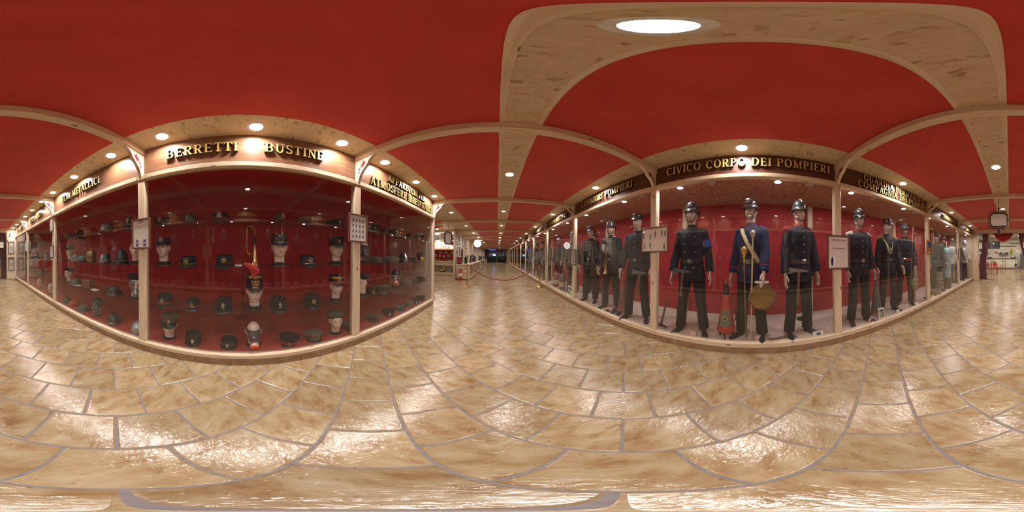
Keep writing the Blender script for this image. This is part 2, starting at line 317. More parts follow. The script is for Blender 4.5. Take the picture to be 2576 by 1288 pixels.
for i in range(-3, 15):
    yc = post_y(i)-BAY/2
    near = {0:'the caps case', 1:'the breathing apparatus case', -1:'the metal helmets case', -2:'the leather helmets case', -3:'the case beside the left fan'}
    if i < 2:
        for dy in (-.885, 0, .885): downlight(-1.445, yc+dy, ZC, 'round recessed downlight in the strand board strip over '+near[i], 'downlights over '+near[i], lampmat)
    else: downlight(-1.5, yc, ZC, 'round recessed downlight in the strand board ceiling on the %s side' % ('open shop' if i < 4 else 'far vitrine'), 'downlights on the shop side', lampmat)
    mid = {0:'between the caps case and the CIVICO CORPO case', 1:'between the breathing apparatus case and the ZAPPATORI case', -1:'between the metal helmets case and the guard case', -2:'between the leather helmets and BRENTATORI cases', -3:'next to the bar doorway'}.get(i, 'past the near rope barrier')
    over = {0:'CIVICO CORPO', 1:'ZAPPATORI', -1:'GUARDIA PERMANENTE', -2:'BRENTATORI', -3:'end uniform', 2:'MUNICIPALI'}.get(i, 'far uniform')
    downlight(.178, yc, ZC, 'recessed downlight in the middle ceiling strip '+mid, 'middle row of ceiling downlights', lampmat)
    downlight(1.785, yc, ZC, 'recessed downlight in the strand board strip over the %s case' % over, 'downlights over the uniform cases', lampmat)

# ---------------------------------------------------------------- gilt serif letters
ST, TH, SH = .175, .085, .085
def glyph(ch):
    R, out = [], 0.0
    def rect(x0, x1, z0, z1): R.append([(x0,z0),(x1,z0),(x1,z1),(x0,z1)])
    def serif(xc, z, hw=.15): rect(xc-hw, xc+hw, z if z < .5 else z-SH, z+SH if z < .5 else z)
    def stem(xc, w=ST, s=True, hw=None):
        rect(xc-w/2, xc+w/2, 0, 1)
        if s: serif(xc, 0, hw or w/2+.07); serif(xc, 1, hw or w/2+.07)
    def diag(x0, z0, x1, z1, w): R.append([(x0-w/2,z0),(x0+w/2,z0),(x1+w/2,z1),(x1-w/2,z1)])
    def arc(cx, cz, rx, rz, a0, a1, wv=ST, wh=TH, n=14):
        for i in range(n):
            a, b = [math.radians(a0+(a1-a0)*k/n) for k in (i, i+1)]
            R.append([(cx+rx*math.cos(a), cz+rz*math.sin(a)), (cx+rx*math.cos(b), cz+rz*math.sin(b)), (cx+(rx-wv)*math.cos(b), cz+(rz-wh)*math.sin(b)), (cx+(rx-wv)*math.cos(a), cz+(rz-wh)*math.sin(a))])
    if ch == 'I': stem(.18); out = .36
    elif ch in 'ELF':
        stem(.17); 
        if ch == 'E': rect(.2,.62,1-TH,1); rect(.56,.63,.78,1); rect(.2,.5,.47,.55); rect(.45,.52,.4,.63)
        if ch == 'F': rect(.2,.62,1-TH,1); rect(.56,.63,.78,1); rect(.2,.5,.45,.53); rect(.45,.52,.38,.61); out = .66
        else: rect(.2,.66,0,TH); rect(.6,.67,0,.24); out = .72
    elif ch == 'T': stem(.36, s=False); serif(.36,0,.17); rect(.04,.68,1-TH,1); rect(.04,.11,.78,1); rect(.61,.68,.78,1); out = .72
    elif ch in 'PRB':
        stem(.17); rect(.2,.4,1-TH,1); rect(.2,.42,.45,.53); arc(.38,.725,.30,.275,-90,90)
        if ch == 'R': diag(.62,0,.36,.5,ST); serif(.66,0,.12); out = .80
        elif ch == 'B': rect(.2,.44,0,TH); arc(.42,.265,.31,.265,-90,90); out = .80
        else: out = .74
    elif ch == 'D': stem(.17); rect(.2,.42,1-TH,1); rect(.2,.42,0,TH); arc(.4,.5,.42,.5,-90,90); out = .88
    elif ch == 'O': arc(.43,.5,.41,.52,0,360,n=26); out = .86
    elif ch in 'CG':
        arc(.43,.5,.41,.52,48,312,n=22); rect(.64,.72,.68,.95)
        if ch == 'G': rect(.55,.72,.06,.45); rect(.46,.78,.38,.46)
        out = .80
    elif ch == 'S': arc(.32,.745,.27,.27,25,270,.15,.10); arc(.32,.265,.29,.28,-155,90,.15,.10); rect(.50,.57,.72,.97); rect(.06,.13,.03,.28); out = .66
    elif ch == 'A': diag(.10,0,.38,1,TH); diag(.68,0,.40,1,ST); rect(.2,.58,.3,.38); serif(.10,0,.11); serif(.70,0,.14); out = .80
    elif ch == 'V': diag(.38,0,.10,1,ST); diag(.40,0,.68,1,TH); serif(.12,1,.14); serif(.68,1,.11); out = .78
    elif ch == 'U': rect(.09,.265,.3,1); rect(.62,.71,.3,1); arc(.40,.32,.31,.34,180,360,.17,.11); serif(.17,1,.16); serif(.66,1,.13); out = .82
    elif ch == 'N': rect(.12,.20,0,1); rect(.66,.74,0,1); diag(.70,0,.16,1,ST); serif(.15,0,.13); serif(.70,1,.13); rect(.02,.2,1-SH,1); out = .84
    elif ch == 'M': rect(.12,.20,0,1); rect(.80,.97,0,1); diag(.48,.05,.18,1,ST); diag(.50,.05,.86,1,TH); serif(.16,0,.13); serif(.88,0,.17); rect(.02,.2,1-SH,1); rect(.85,1.06,1-SH,1); out = 1.08
    elif ch == 'H': stem(.17); stem(.69); rect(.2,.66,.46,.54); out = .88
    elif ch == 'Z': rect(.05,.62,1-TH,1); rect(.05,.64,0,TH); diag(.14,.04,.53,.96,ST); rect(.05,.12,.76,1); rect(.58,.65,0,.24); out = .70
    else: out = .42
    return R, out
ADV = {}
def letter_mesh(ch):
    R, ADV[ch] = glyph(ch)
    def f(m):
        for poly in R:
            n = len(poly); k = m.mi
            m.mi = 0; m.add([(x,-.2,z) for x,z in poly], [tuple(range(n))])
            m.mi = 1; m.add([(x,-.2,z) for x,z in poly]+[(x,0,z) for x,z in poly], [(i,i+n,(i+1)%n+n,(i+1)%n) for i in range(n)])
    if not R: return None
    key = 'letter_'+ch
    if key not in CACHE:
        m = MB(); f(m); CACHE[key] = m.mesh(key, 0)
    return CACHE[key]
def lettering(text, parent, side, ya, yb, z0, h, xloc, yroot, mats=None, depth=.035, name='letter'):
    ms = [letter_mesh(c) for c in text]; adv = [ADV[c] for c in text]; tot = sum(adv)+.10*(len(text)-1)
    sx = abs(yb-ya)/tot; sg = 1 if yb > ya else -1; x = 0
    for me, a in zip(ms, adv):
        if me: put(name, me, mats or [M['gold'], M['gold_side']], parent, (xloc, ya+sg*x*sx-yroot, z0), (0,0,PI/2 if sg > 0 else -PI/2), (sx, depth/.2, h))
        x += a+.10

# ---------------------------------------------------------------- show cases
def bracket_meshes(s, zb):
    zt = 2.624; k = zt-zb
    out = [(-.0,0),(.018,0),(.034,.16),(.058,.32),(.10,.46),(.15,.58),(.186,.70),(.21,.83),(.25,.92),(.31,1),(0,1)]
    m = MB(); m.prism([(-s*a, zb+z*k) for a, z in out], -.02, .02)
    r = MB()
    for poly in ([(.64,.84),(.52,.78),(.47,.90),(.40,.87),(.42,.79),(.24,.68),(.28,.62),(.20,.53),(.25,.48),(.34,.57),(.36,.42),(.50,.55),(.60,.70)], [(.22,.50),(.10,.50),(.08,.33),(.24,.41)], [(.22,.36),(.08,.28),(.07,.06),(.16,.2)]):
        r.prism([(-s*(a*.235+.010), zb+(.26+z*.70)*k) for a, z in poly], -.0207, .0207)
    return m, r
DETAIL = {('L',-2),('L',-1),('L',0),('L',1),('R',-2),('R',-1),('R',0),('R',1),('R',2)}
def show_case(sd, i, label):
    s = -1 if sd == 'L' else 1; X = XL if s < 0 else XR; zr = ZRL if s < 0 else ZRR; D = abs((BL if s < 0 else BR)-X); ym = post_y(i)-BAY/2; W = BAY; rb = .15 if s < 0 else .168
    t = thing('display_case', label, 'display case', (X, ym, 0), group=None)
    def bx(name, x0, x1, y0, y1, z0, z1, mat, ch=0, par=t):
        m = MB(); a, b = sorted((s*x0, s*x1)); cx, cy, cz = (a+b)/2, (y0+y1)/2, (z0+z1)/2
        (m.cbox if ch else m.box)(a-cx, b-cx, y0-cy, y1-cy, z0-cz, z1-cz, *([ch] if ch else []))
        return obj(name, m, mat, par, (cx, cy, cz), smooth=0)
    A, B = -W/2-.05, W/2-.05
    bx('deck', .03, D, A, B, .0, DECK, M['deck_red'] if s < 0 else M['osb_pale'])
    if (sd, i) in DETAIL:
        n = 7; q = W/n
        for k in range(n): bx('plinth_tile', -.02, .03, A+k*q+.0015, A+(k+1)*q-.0015, .001, .087, M['plinth'])
    else: bx('plinth', -.02, .03, A, B, .001, .087, M['plinth'])
    bx('bottom_rail', -.016, .075, A, B, .088, rb, M['pine_y'], .008)
    bx('front_post', -.004, .085, -W/2-.05, -W/2+.05, rb, zr-.065, M['pine_z'], .007)
    bx('upper_post', -.004, .06, -W/2-.03, -W/2+.03, zr, 2.624, M['pine_z'], .005)
    if (sd, i) in (('L', 1), ('R', 14)):
        bx('front_post', -.004, .085, W/2-.018, W/2+.05, rb, zr-.065, M['pine_z'], .007); bx('upper_post', -.004, .06, W/2-.03, W/2+.03, zr, 2.624, M['pine_z'], .005)
    if s > 0: bx('rear_post', D-.09, D-.002, A, -W/2+.05, DECK, 2.36, M['pine_z'], .005)
    bx('top_rail', -.016, .075, A, B, zr-.065, zr, M['pine_y'], .008)
    board = bx('sign_board', .02, .045, A, B, zr, ZC+.003, M['sign_l'] if s < 0 else M['sign_r'])
    bx('back_panel', D, D+.02, A, B, 0, ZC, M['felt_left'] if s < 0 else M['felt_case'])
    bx('case_ceiling', .05, D, A, B, 2.36, 2.385, M['felt_left'] if s < 0 else M['osb_red'])
    bx('glass_pane', .036, .042, -W/2+.04, W/2-.051, rb-.02, zr-.05, M['glass'])
    if s < 0:
        for z in (.64, 1.15, 1.66): bx('glass_shelf', .11, .56, -W/2+.06, W/2-.055, z-.008, z, M['shelf'])
    if (sd, i) == ('L', 1): bx('end_panel', .0, D, W/2-.045, W/2-.02, 0, ZC, M['ply'])
    b, r = bracket_meshes(s, 2.25 if s < 0 else 2.36)
    for k in ((0, 1) if i == 1 and s < 0 else (0,)):
        bo = obj('bracket', b, M['ply'], t, (0, -W/2+k*W, 0), smooth=0) if k == 0 else put('bracket', bo.data, M['ply'], t, (0, W/2, 0))
        ro = obj('axe_cutout', r, M['cut_red'], bo, smooth=0)
    return t, board
CASES = {}
names = {('L',0):'glass display case of caps on shelves under the letters BERRETTI BUSTINE', ('L',1):'glass display case of masks and caps under APPARECCHI PER ATMOSFERE IRRESPIRABILI',
 ('L',-1):'glass display case of helmets on shelves under the letters ELMI METALLICI', ('L',-2):'glass display case under the ELMI CUOIO sign, next to the metal helmets', ('L',-3):'end glass display case beside the two tall framed panels',
 ('R',0):'glass display case of three uniforms and a drum under CIVICO CORPO DEI POMPIERI', ('R',1):'glass display case of uniforms under the letters ZAPPATORI POMPIERI', ('R',2):'glass display case with extinguisher cylinders under POMPIERI MUNICIPALI',
 ('R',-1):'glass display case of uniforms under GUARDIA PERMANENTE COMPAGNIA DEI POMPIERI', ('R',-2):'glass display case with pale blue cylinder under the letters I BRENTATORI', ('R',-3):'end glass display case with white plumed helmet beside the wall fan'}
for sd, rng in (('L', range(-3, 2)), ('R', range(-3, 15))):
    for i in rng:
        t, b = show_case(sd, i, names.get((sd, i), 'wood-framed glass display case farther down the uniform side of the hall'))
        if (sd, i) not in names: t['group'] = 'far display cases on the uniform side'
        CASES[sd, i] = (t, b)
def sign(sd, i, text, ya, yb, z0, h):
    t, b = CASES[sd, i]; s = -1 if sd == 'L' else 1
    lettering(text, b, s, ya, yb, z0-b.location.z, h, s*(.02)-b.location.x, t.location.y)
sign('L',0,'BERRETTI',-.73,.018,2.442,.135); sign('L',0,'BUSTINE',.273,.915,2.442,.135)
sign('L',1,'APPARECCHI PER',2.02,3.33,2.515,.125); sign('L',1,'ATMOSFERE IRRESPIRABILI',1.64,3.715,2.325,.138)
sign('L',-1,'ELMI METALLICI',-3.03,-1.805,2.435,.130); sign('L',-2,'ELMI CUOIO',-5.55,-4.39,2.43,.12); sign('L',-3,'ELMI',-7.9,-6.9,2.44,.12)
sign('R',0,'CIVICO CORPO DEI POMPIERI',1.194,-.935,2.510,.135); sign('R',1,'ZAPPATORI POMPIERI',3.47,1.835,2.505,.13)
sign('R',-1,'GUARDIA PERMANENTE',-1.517,-3.328,2.562,.125); sign('R',-1,'COMPAGNIA DEI POMPIERI',-1.403,-3.44,2.415,.128)
sign('R',-2,'I BRENTATORI',-4.43,-5.52,2.49,.11); sign('R',2,'POMPIERI MUNICIPALI',6.05,4.36,2.48,.13); sign('R',3,'POMPIERI',8.2,6.9,2.49,.12); sign('R',-3,'POMPIERI',-7.1,-7.9,2.49,.11)
for i in range(-3, 6):
    yc = post_y(i)-BAY/2
    for dy, on in ((.9,1),(-.45,1),(.43,0),(-.88,0)): 
        lb = 'small %s downlight in the stained ceiling inside the %s case' % ('lit' if on else 'unlit', {0:'CIVICO CORPO', 1:'ZAPPATORI', -1:'GUARDIA PERMANENTE', -2:'BRENTATORI', -3:'end uniform', 2:'MUNICIPALI'}.get(i, 'far uniform'))
        downlight(2.12, yc+dy, 2.36, lb, ('lit' if on else 'unlit')+' downlights inside the uniform cases', casemat if on else offmat, .7)

# ---------------------------------------------------------------- outer walls
def wall(name, x0, x1, y0, y1, z0, z1, mat, kind='structure', par=None):
    m = MB(); m.box(x0, x1, y0, y1, z0, z1); o = obj(name, m, mat, par, smooth=0)
    if kind: o['kind'] = kind
    return o

# ================================================================ figures and headgear
def painted(name, c, rough=.45):
    m, nt, b, L = new_mat(name); a = N(nt, 'ShaderNodeAttribute', attribute_name='paint'); tc = N(nt, 'ShaderNodeTexCoord'); n = N(nt, 'ShaderNodeTexNoise', i_Scale=12.0); L.new(tc.outputs['Object'], n.inputs[0])
    r = ramp(nt, [(.3, c), (.7, tuple(x*.92 for x in c))]); L.new(n.outputs[0], r.inputs[0])
    mx = N(nt, 'ShaderNodeMix', data_type='RGBA'); L.new(a.outputs['Alpha'], mx.inputs['Factor']); L.new(r.outputs[0], mx.inputs['A']); L.new(a.outputs['Color'], mx.inputs['B'])
    L.new(mx.outputs['Result'], b.inputs['Base Color']); b.inputs['Roughness'].default_value = rough; return m
M.update(
    skin=painted('mannequin_skin', (.52,.365,.285)), skin_bust=painted('bust_skin', (.78,.58,.48)), skin_grey=painted('pale_mannequin_skin', (.44,.35,.28)),
    navy=pm('navy_wool', (.008,.010,.020), (.006,.008,.015), 30, .95, 0, .3, 260), black_wool=pm('black_wool', (.005,.005,.007), (.007,.007,.009), 30, .95, 0, .3, 260), blue_wool=pm('dark_blue_wool', (.012,.017,.055), (.009,.013,.042), 30, .95, 0, .3, 260),
    olive=pm('olive_cloth', (.095,.08,.048), (.07,.06,.035), 30, .9, 0, .3, 200), khaki=pm('khaki_cloth', (.17,.135,.085), (.13,.10,.06), 30, .9, 0, .3, 200), greygreen=pm('grey_green_cloth', (.10,.105,.08), (.08,.085,.065), 30, .9, 0, .3, 200), dgreen=pm('dark_green_cloth', (.02,.03,.025), (.014,.02,.018), 30, .9, 0, .3, 200),
    leather=pm('black_leather', (.012,.011,.011), (.02,.018,.017), 18, .28, 0, .1, 90, coat=.2), brown_leather=pm('brown_leather', (.07,.035,.018), (.045,.022,.012), 18, .45, 0, .2, 90),
    lacquer=pm('black_lacquer', (.010,.011,.013), (.016,.017,.019), 12, .18, 0, coat=.5), lacquer_grey=pm('dark_grey_lacquer', (.045,.052,.055), (.03,.035,.038), 12, .28, .2, coat=.3), steel_green=pm('grey_green_steel_paint', (.085,.105,.085), (.06,.08,.065), 14, .5), steel_grey=pm('grey_helmet_paint', (.16,.165,.16), (.11,.115,.115), 14, .5),
    gilt=pm('gilt_metal', (.62,.44,.17), (.5,.34,.12), 30, .3, .9), silver=pm('silver_metal', (.6,.6,.58), (.48,.48,.47), 30, .28, .9), red=pm('scarlet_cloth', (.42,.03,.025), (.34,.02,.02), 30, .85), red_plume=pm('red_feathers', (.68,.035,.02), (.5,.02,.012), 60, .9, 0, .5, 200, sheen=.3),
    red_paint=pm('red_paint', (.48,.035,.025), (.38,.03,.02), 10, .35, coat=.2), red_dark=pm('dull_red_paint', (.24,.075,.055), (.17,.06,.045), 12, .5), cord=pm('pale_gold_cord', (.6,.48,.27), (.5,.38,.2), 80, .7), white_cloth=pm('off_white_cloth', (.62,.58,.5), (.52,.48,.4), 20, .85), canvas=pm('canvas', (.36,.31,.22), (.28,.24,.17), 20, .9, 0, .4, 150),
    yellow=pm('yellow_paint', (.75,.55,.05), (.65,.46,.04), 10, .5), lime=pm('lime_stripe', (.55,.6,.05), (.5,.55,.04), 10, .5), light_blue=pm('pale_blue_paint', (.35,.55,.60), (.30,.48,.53), 8, .45), blue=pm('royal_blue_cloth', (.03,.07,.30), (.025,.055,.24), 30, .8), grey_rubber=pm('grey_rubber', (.09,.095,.095), (.065,.07,.07), 20, .55), rubber=pm('black_rubber', (.012,.012,.012), (.02,.02,.02), 20, .5), orange_red=pm('orange_red_tin', (.72,.13,.03), (.62,.10,.025), 10, .45),
    lens=pm('dark_lens', (.12,.13,.14), (.08,.09,.1), 10, .08, .3, coat=.6), card=pm('white_card', (.78,.76,.7), (.72,.7,.64), 10, .6), pink_card=pm('pink_card', (.72,.38,.30), (.66,.34,.27), 10, .6), blue_grey=pm('blue_grey_tin', (.4,.46,.55), (.34,.4,.48), 10, .4), wood_dark=wood('dark_handle_wood', (.11,.06,.035), (.17,.10,.06), 2, False, .5), wood_pole=wood('pole_wood', (.30,.20,.10), (.4,.28,.15), 2, False, .5), rope=pm('hemp_rope', (.42,.33,.2), (.32,.25,.14), 60, .9, 0, .5, 120), velvet=pm('crimson_velvet', (.28,.012,.022), (.22,.008,.016), 60, .85, 0, .2, 200, sheen=.4), drumskin=pm('yellowed_drum_skin', (.19,.168,.128), (.12,.105,.08), 7, .75), curtain=pm('maroon_curtain', (.27,.035,.05), (.20,.025,.035), 12, .8, 0, .2, 100), silver_paint=pm('silver_paint', (.5,.52,.54), (.44,.46,.48), 8, .25, .5), copper=pm('worn_brass', (.42,.28,.10), (.32,.2,.07), 8, .35, .8))
def g(x, c, s): return math.exp(-((x-c)/s)**2)
def head_mesh():
    if 'head' in CACHE: return CACHE['head']
    nu, nv = 120, 84; a, b, c = .076, .098, .122; vs = []; col = []
    for i in range(nv):
        ph = -PI/2 + PI*(i+.3)/(nv-.4)
        for j in range(nu):
            u = j/nu*2-1; th = PI*(u*.55+.45*u*u*u); x, y, z = a*math.sin(th)*math.cos(ph), -b*math.cos(th)*math.cos(ph), c*math.sin(ph)
            fr = max(0, math.cos(th)); low = min(1, max(0, -z/c)); x *= 1-.20*low**1.3*(.4+.6*fr); y *= 1+.10*low*fr - .10*low*(1-fr)
            if z > 0: y *= 1.03
            f2 = fr**2; ax = abs(x); dy = 0
            nose = g(x, 0, .0115)*(max(0, min(1, (.026-z)/.052)) if z > -.03 else max(0, 1-(-.03-z)/.012)); dy -= .024*nose
            dy += .0095*g(ax, .030, .016)*g(z, .012, .013) - .004*g(ax, .028, .026)*g(z, .034, .009) - .004*g(ax, .031, .010)*g(z, .010, .007)
            dy -= .0060*g(x, 0, .021)*(g(z, -.047, .0055)+1.1*g(z, -.057, .006)) - .004*g(x, 0, .03)*g(z, -.068, .006) + .008*g(x, 0, .024)*g(z, -.092, .016) + .003*g(ax, .045, .016)*g(z, -.018, .022)
            vs.append((x, y+dy*f2, z)); cl = (0,0,0,0)
            if fr > .3:
                if .031 < z-.10*max(0, .03-ax) < .037 and .012 < ax < .046: cl = (.06,.035,.022,.75)
                elif abs(ax-.030) < .0135 and abs(z-.0115) < .0055*(1-((ax-.030)/.0145)**2): cl = (.03,.03,.035,1) if abs(ax-.029) < .0058 else (.55,.53,.50,1)
                elif abs(ax-.030) < .016 and abs(z-.0175) < .0022: cl = (.04,.025,.02,.8)
                elif ax < .021*(1-abs(z+.052)/.02) and -.061 < z < -.043: cl = (.42,.16,.14,.7)
            col.append(cl)
    m = MB(); m.rings([vs[i*nu:(i+1)*nu] for i in range(nv)])
    for s in (-1, 1): m.T = Matrix.Translation((s*.079,.012,.0)) @ Matrix.Rotation(.25*s, 4, 'Z') @ Matrix.Rotation(-.15, 4, 'X'); m.ball((0,0,0), .009, .018, .032, 10, 7)
    m.T = Matrix.Identity(4)
    m.tube([(0,.012,-.05),(0,.020,-.12),(0,.024,-.17),(0,.024,-.20)], [.058,.055,.058,.070], 20)
    me = m.mesh('head', 60); at = me.color_attributes.new('paint', 'FLOAT_COLOR', 'POINT')
    col += [(0,0,0,0)]*(len(me.vertices)-len(col)); at.data.foreach_set('color', [x for q in col for x in q]); CACHE['head'] = me; return me
def display_head(loc, rz, label, group='mannequin heads in the cap cases', mat='skin_bust', s=1.06):
    t = thing('display_bust', label, 'mannequin head', loc, rz, group, scale=s)
    put('face_and_neck', head_mesh(), M[mat], t, (0,-.02,.195)); put('base_collar', cached('base_collar', lambda m: m.lathe([(.078,0),(.080,.004),(.078,.034),(.074,.038)], 24, sy=.95)), M['black'], t, (0,0,0)); return t
HEADTOP = .262

# ---- headgear ----
def ell(rx, ry, z, n=32, tilt=0, yo=0): return [(rx*math.cos(2*PI*j/n), yo+ry*math.sin(2*PI*j/n), z+tilt*math.sin(2*PI*j/n)) for j in range(n)]
def visor_f(rx, ry, out, drop, a=66, t=.004):
    def f(m):
        k = 15; rs = []
        for q in range(k+1):
            th = math.radians(-a+2*a*q/k); e = math.cos(th*90/a)**.6 if abs(q-k/2) < k/2 else 0
            xi, yi = rx*math.sin(th), -ry*math.cos(th); L_ = math.hypot(xi, yi)
            xo, yo = xi*(1+out*e*.55/L_), yi-out*e
            xm, ym = (xi+xo)/2, (yi+yo)/2
            rs.append([(xi*.97,yi*.97,t),(xm,ym,t-drop*e*.35),(xo,yo,-drop*e),(xo,yo,-drop*e-t),(xm,ym,-drop*e*.35-t),(xi*.97,yi*.97,-t)])
        m.rings(rs)
    return f
def flame_badge(m):
    m.prism([(.010*math.cos(t*PI/8), .010*math.sin(t*PI/8)-.008) for t in range(16)], -.003, .003)
    m.prism([(-.008,-.002),(-.013,.012),(-.006,.010),(-.007,.024),(-.001,.016),(.001,.034),(.004,.016),(.008,.022),(.007,.009),(.013,.012),(.008,-.002)], -.002, .002)
    for s in (-1,1): m.T = Matrix.Translation((0,0,-.014)) @ Matrix.Rotation(s*1.0, 4, 'Y'); m.box(-.022,.022,-.0015,.0015,-.002,.002); m.box(.014,.022,-.0015,.0015,-.006,.007)
    m.T = Matrix.Identity(4)
def wreath_badge(m):
    for q in range(9): a = math.radians(-210+q*30); m.ball((.018*math.cos(a), 0, .016*math.sin(a)), .005, .002, .005, 6, 5)
    m.ball((0,0,0), .010, .003, .010, 10, 6); m.prism([(-.008,.016),(-.010,.028),(-.004,.022),(0,.030),(.004,.022),(.010,.028),(.008,.016)], -.002, .002); m.box(-.022,.022,-.0015,.0015,-.022,-.018)
BADGES = dict(flame=cached('badge_flame', flame_badge, 0), wreath=cached('badge_wreath', wreath_badge, 30))
def badge(t, kind, mat, loc, s=1.0, rx=0): put('badge', BADGES[kind], M[mat], t, loc, (rx,0,0), s)
RX, RY = .088, .104
def kepi(loc, rz, label, group, crown='black_wool', band=None, piping=None, bdg=('wreath','gilt'), visor='leather', h=.085, s=1.1, rot=None):
    t = thing('kepi', label, 'kepi', loc, rz, group, rot=rot, scale=s)
    put('crown', cached('kepi_crown_%d' % (h*1000), lambda m: m.rings([ell(RX,RY,0), ell(RX*1.005,RY*1.005,h*.4), ell(RX*.985,RY*.97,h*.8,tilt=.004), ell(RX*.96,RY*.93,h,tilt=.012,yo=.004), ell(RX*.90,RY*.87,h+.003,tilt=.012,yo=.004), ell(RX*.86,RY*.83,h-.003,tilt=.012,yo=.004)])), M[crown], t)
    put('visor', cached('kepi_visor', visor_f(RX, RY, .048, .026)), M[visor], t, (0,0,.004))
    if band: put('band', cached('kepi_band', lambda m: m.rings([ell(RX+.003,RY+.003,.004), ell(RX+.004,RY+.004,.008), ell(RX+.004,RY+.004,.028), ell(RX+.003,RY+.003,.031)], cap=False)), M[band], t)
    put('chin_strap', cached('kepi_strap', lambda m: m.tube([(1.03*RX*math.sin(a), -1.03*RY*math.cos(a), .012+.004*math.cos(a)) for a in [math.radians(-80+16*q) for q in range(11)]], .004, 6)), M[piping or 'leather'], t)
    for s_ in (-1,1): put('side_button', cached('side_button', lambda m: m.ball((0,0,0), .006, .006, .006, 8, 5)), M['gilt'], t, (s_*RX*1.01, -.018, .014))
    if bdg: badge(t, bdg[0], bdg[1], (0,-RY-.003,h*.58), 1.15)
    return t
def peaked_cap(loc, rz, label, group, crown='black_wool', band=None, bdg=('flame','gilt'), visor='leather', s=1.08, wide=.120, rot=None):
    t = thing('peaked_cap', label, 'cap', loc, rz, group, rot=rot, scale=s)
    put('crown', cached('peaked_crown_%d' % (wide*1000), lambda m: m.rings([ell(RX,RY,.03), ell(RX*1.03,RY*1.02,.045), ell(wide*.96,wide*1.02,.072,tilt=-.010), ell(wide,wide*1.06,.080,tilt=-.010), ell(wide*.95,wide,.088,tilt=-.010), ell(wide*.5,wide*.5,.090,tilt=-.003)])), M[crown], t)
    put('band', cached('peaked_band', lambda m: m.rings([ell(RX,RY,0), ell(RX+.002,RY+.002,.002), ell(RX+.002,RY+.002,.042), ell(RX-.002,RY-.002,.045)])), M[band or crown], t)
    put('visor', cached('cap_visor', visor_f(RX, RY, .066, .040)), M[visor], t, (0,0,.010))
    if bdg: badge(t, bdg[0], bdg[1], (0,-RY-.012,.040), 1.0, -.35)
    return t
def side_cap(loc, rz, label, group, cloth='olive', bdg=None, s=1.0, rot=None):
    t = thing('garrison_cap', label, 'garrison cap', loc, rz, group, rot=rot, scale=s)
    def body(m):
        rs = []
        for q in range(13):
            y = -.135+.27*q/12; e = max(.12, 1-abs((q-6)/6)**2.6); w_ = .060*e; h_ = .055+.055*e
            rs.append([(-w_,y,0),(-w_*1.03,y,h_*.35),(-w_*.72,y,h_*.75),(-.012,y,h_),(0,y,h_*.93),(.012,y,h_),(w_*.72,y,h_*.75),(w_*1.03,y,h_*.35),(w_,y,0)])
        m.rings(rs)
    def flap(m):
        for sg in (-1,1):
            rs = []
            for q in range(13):
                y = -.138+.276*q/12; e = max(.12, 1-abs((q-6)/6)**2.6); w_ = .060*e+.004; k = .045+.018*abs(q-6)/6
                rs.append([(sg*w_,y,.0),(sg*w_*1.05,y,k*.6),(sg*w_*.99,y,k),(sg*(w_-.004),y,k),(sg*(w_-.004),y,0)])
            m.rings(rs)
    put('crown', cached('side_cap_body', body, 50), M[cloth], t); put('turn_up', cached('side_cap_flap', flap, 50), M[cloth], t)
    if bdg: badge(t, bdg[0], bdg[1], (0,-.142,.05), 1.1)
    return t
def beret(loc, rz, label, group, cloth='navy', bdg=None, s=1.0, rot=None):
    t = thing('beret', label, 'beret', loc, rz, group, rot=rot, scale=s)
    put('crown', cached('beret_crown', lambda m: m.rings([ell(RX,RY,.012), ell(.115,.122,.030,yo=.01), ell(.128,.132,.048,yo=.014), ell(.118,.122,.068,tilt=-.006,yo=.012), ell(.075,.08,.084,tilt=-.01,yo=.006), ell(.02,.02,.088)]), 60), M[cloth], t)
    put('band', cached('beret_band', lambda m: m.rings([ell(RX+.003,RY+.003,0), ell(RX+.004,RY+.004,.016), ell(RX,RY,.018)])), M['leather'], t)
    if bdg: badge(t, bdg[0], bdg[1], (.02,-.117,.045), 1.1, -.3)
    return t
def dome(rx, ry, h, z0=0, k=8, p=2.0): return [ell(rx*max(.02, (1-(q/k)**p))**.5, ry*max(.02, (1-(q/k)**p))**.5, z0+h*q/k) for q in range(k+1)]
def steel_helmet(loc, rz, label, group, mat='steel_green', h=.125, brim=.022, s=1.0, bdg=None, rot=None, comb=False):
    t = thing('steel_helmet', label, 'helmet', loc, rz, group, rot=rot, scale=s)
    put('shell', cached('steel_shell_%d_%d' % (h*1000, brim*1000), lambda m: m.rings([ell(.098+brim,.122+brim*1.3,-.008), ell(.101+brim,.125+brim*1.3,-.004), ell(.108,.132,.018)]+dome(.107,.130,h-.03,.03)), 60), M[mat], t, (0,0,.010))
    put('liner_band', cached('liner_band', lambda m: m.rings([ell(.096,.116,0), ell(.096,.116,.03)])), M['brown_leather'], t)
    if comb: put('comb', cached('helmet_comb', lambda m: m.tube([(0,-.10*math.cos(a),.052+.082*math.sin(a)) for a in [math.radians(20+14*q) for q in range(11)]], [.006]*11, 8)), M[mat], t)
    if bdg: badge(t, bdg[0], bdg[1], (0,-.133,.055), 1.4, -.25)
    return t
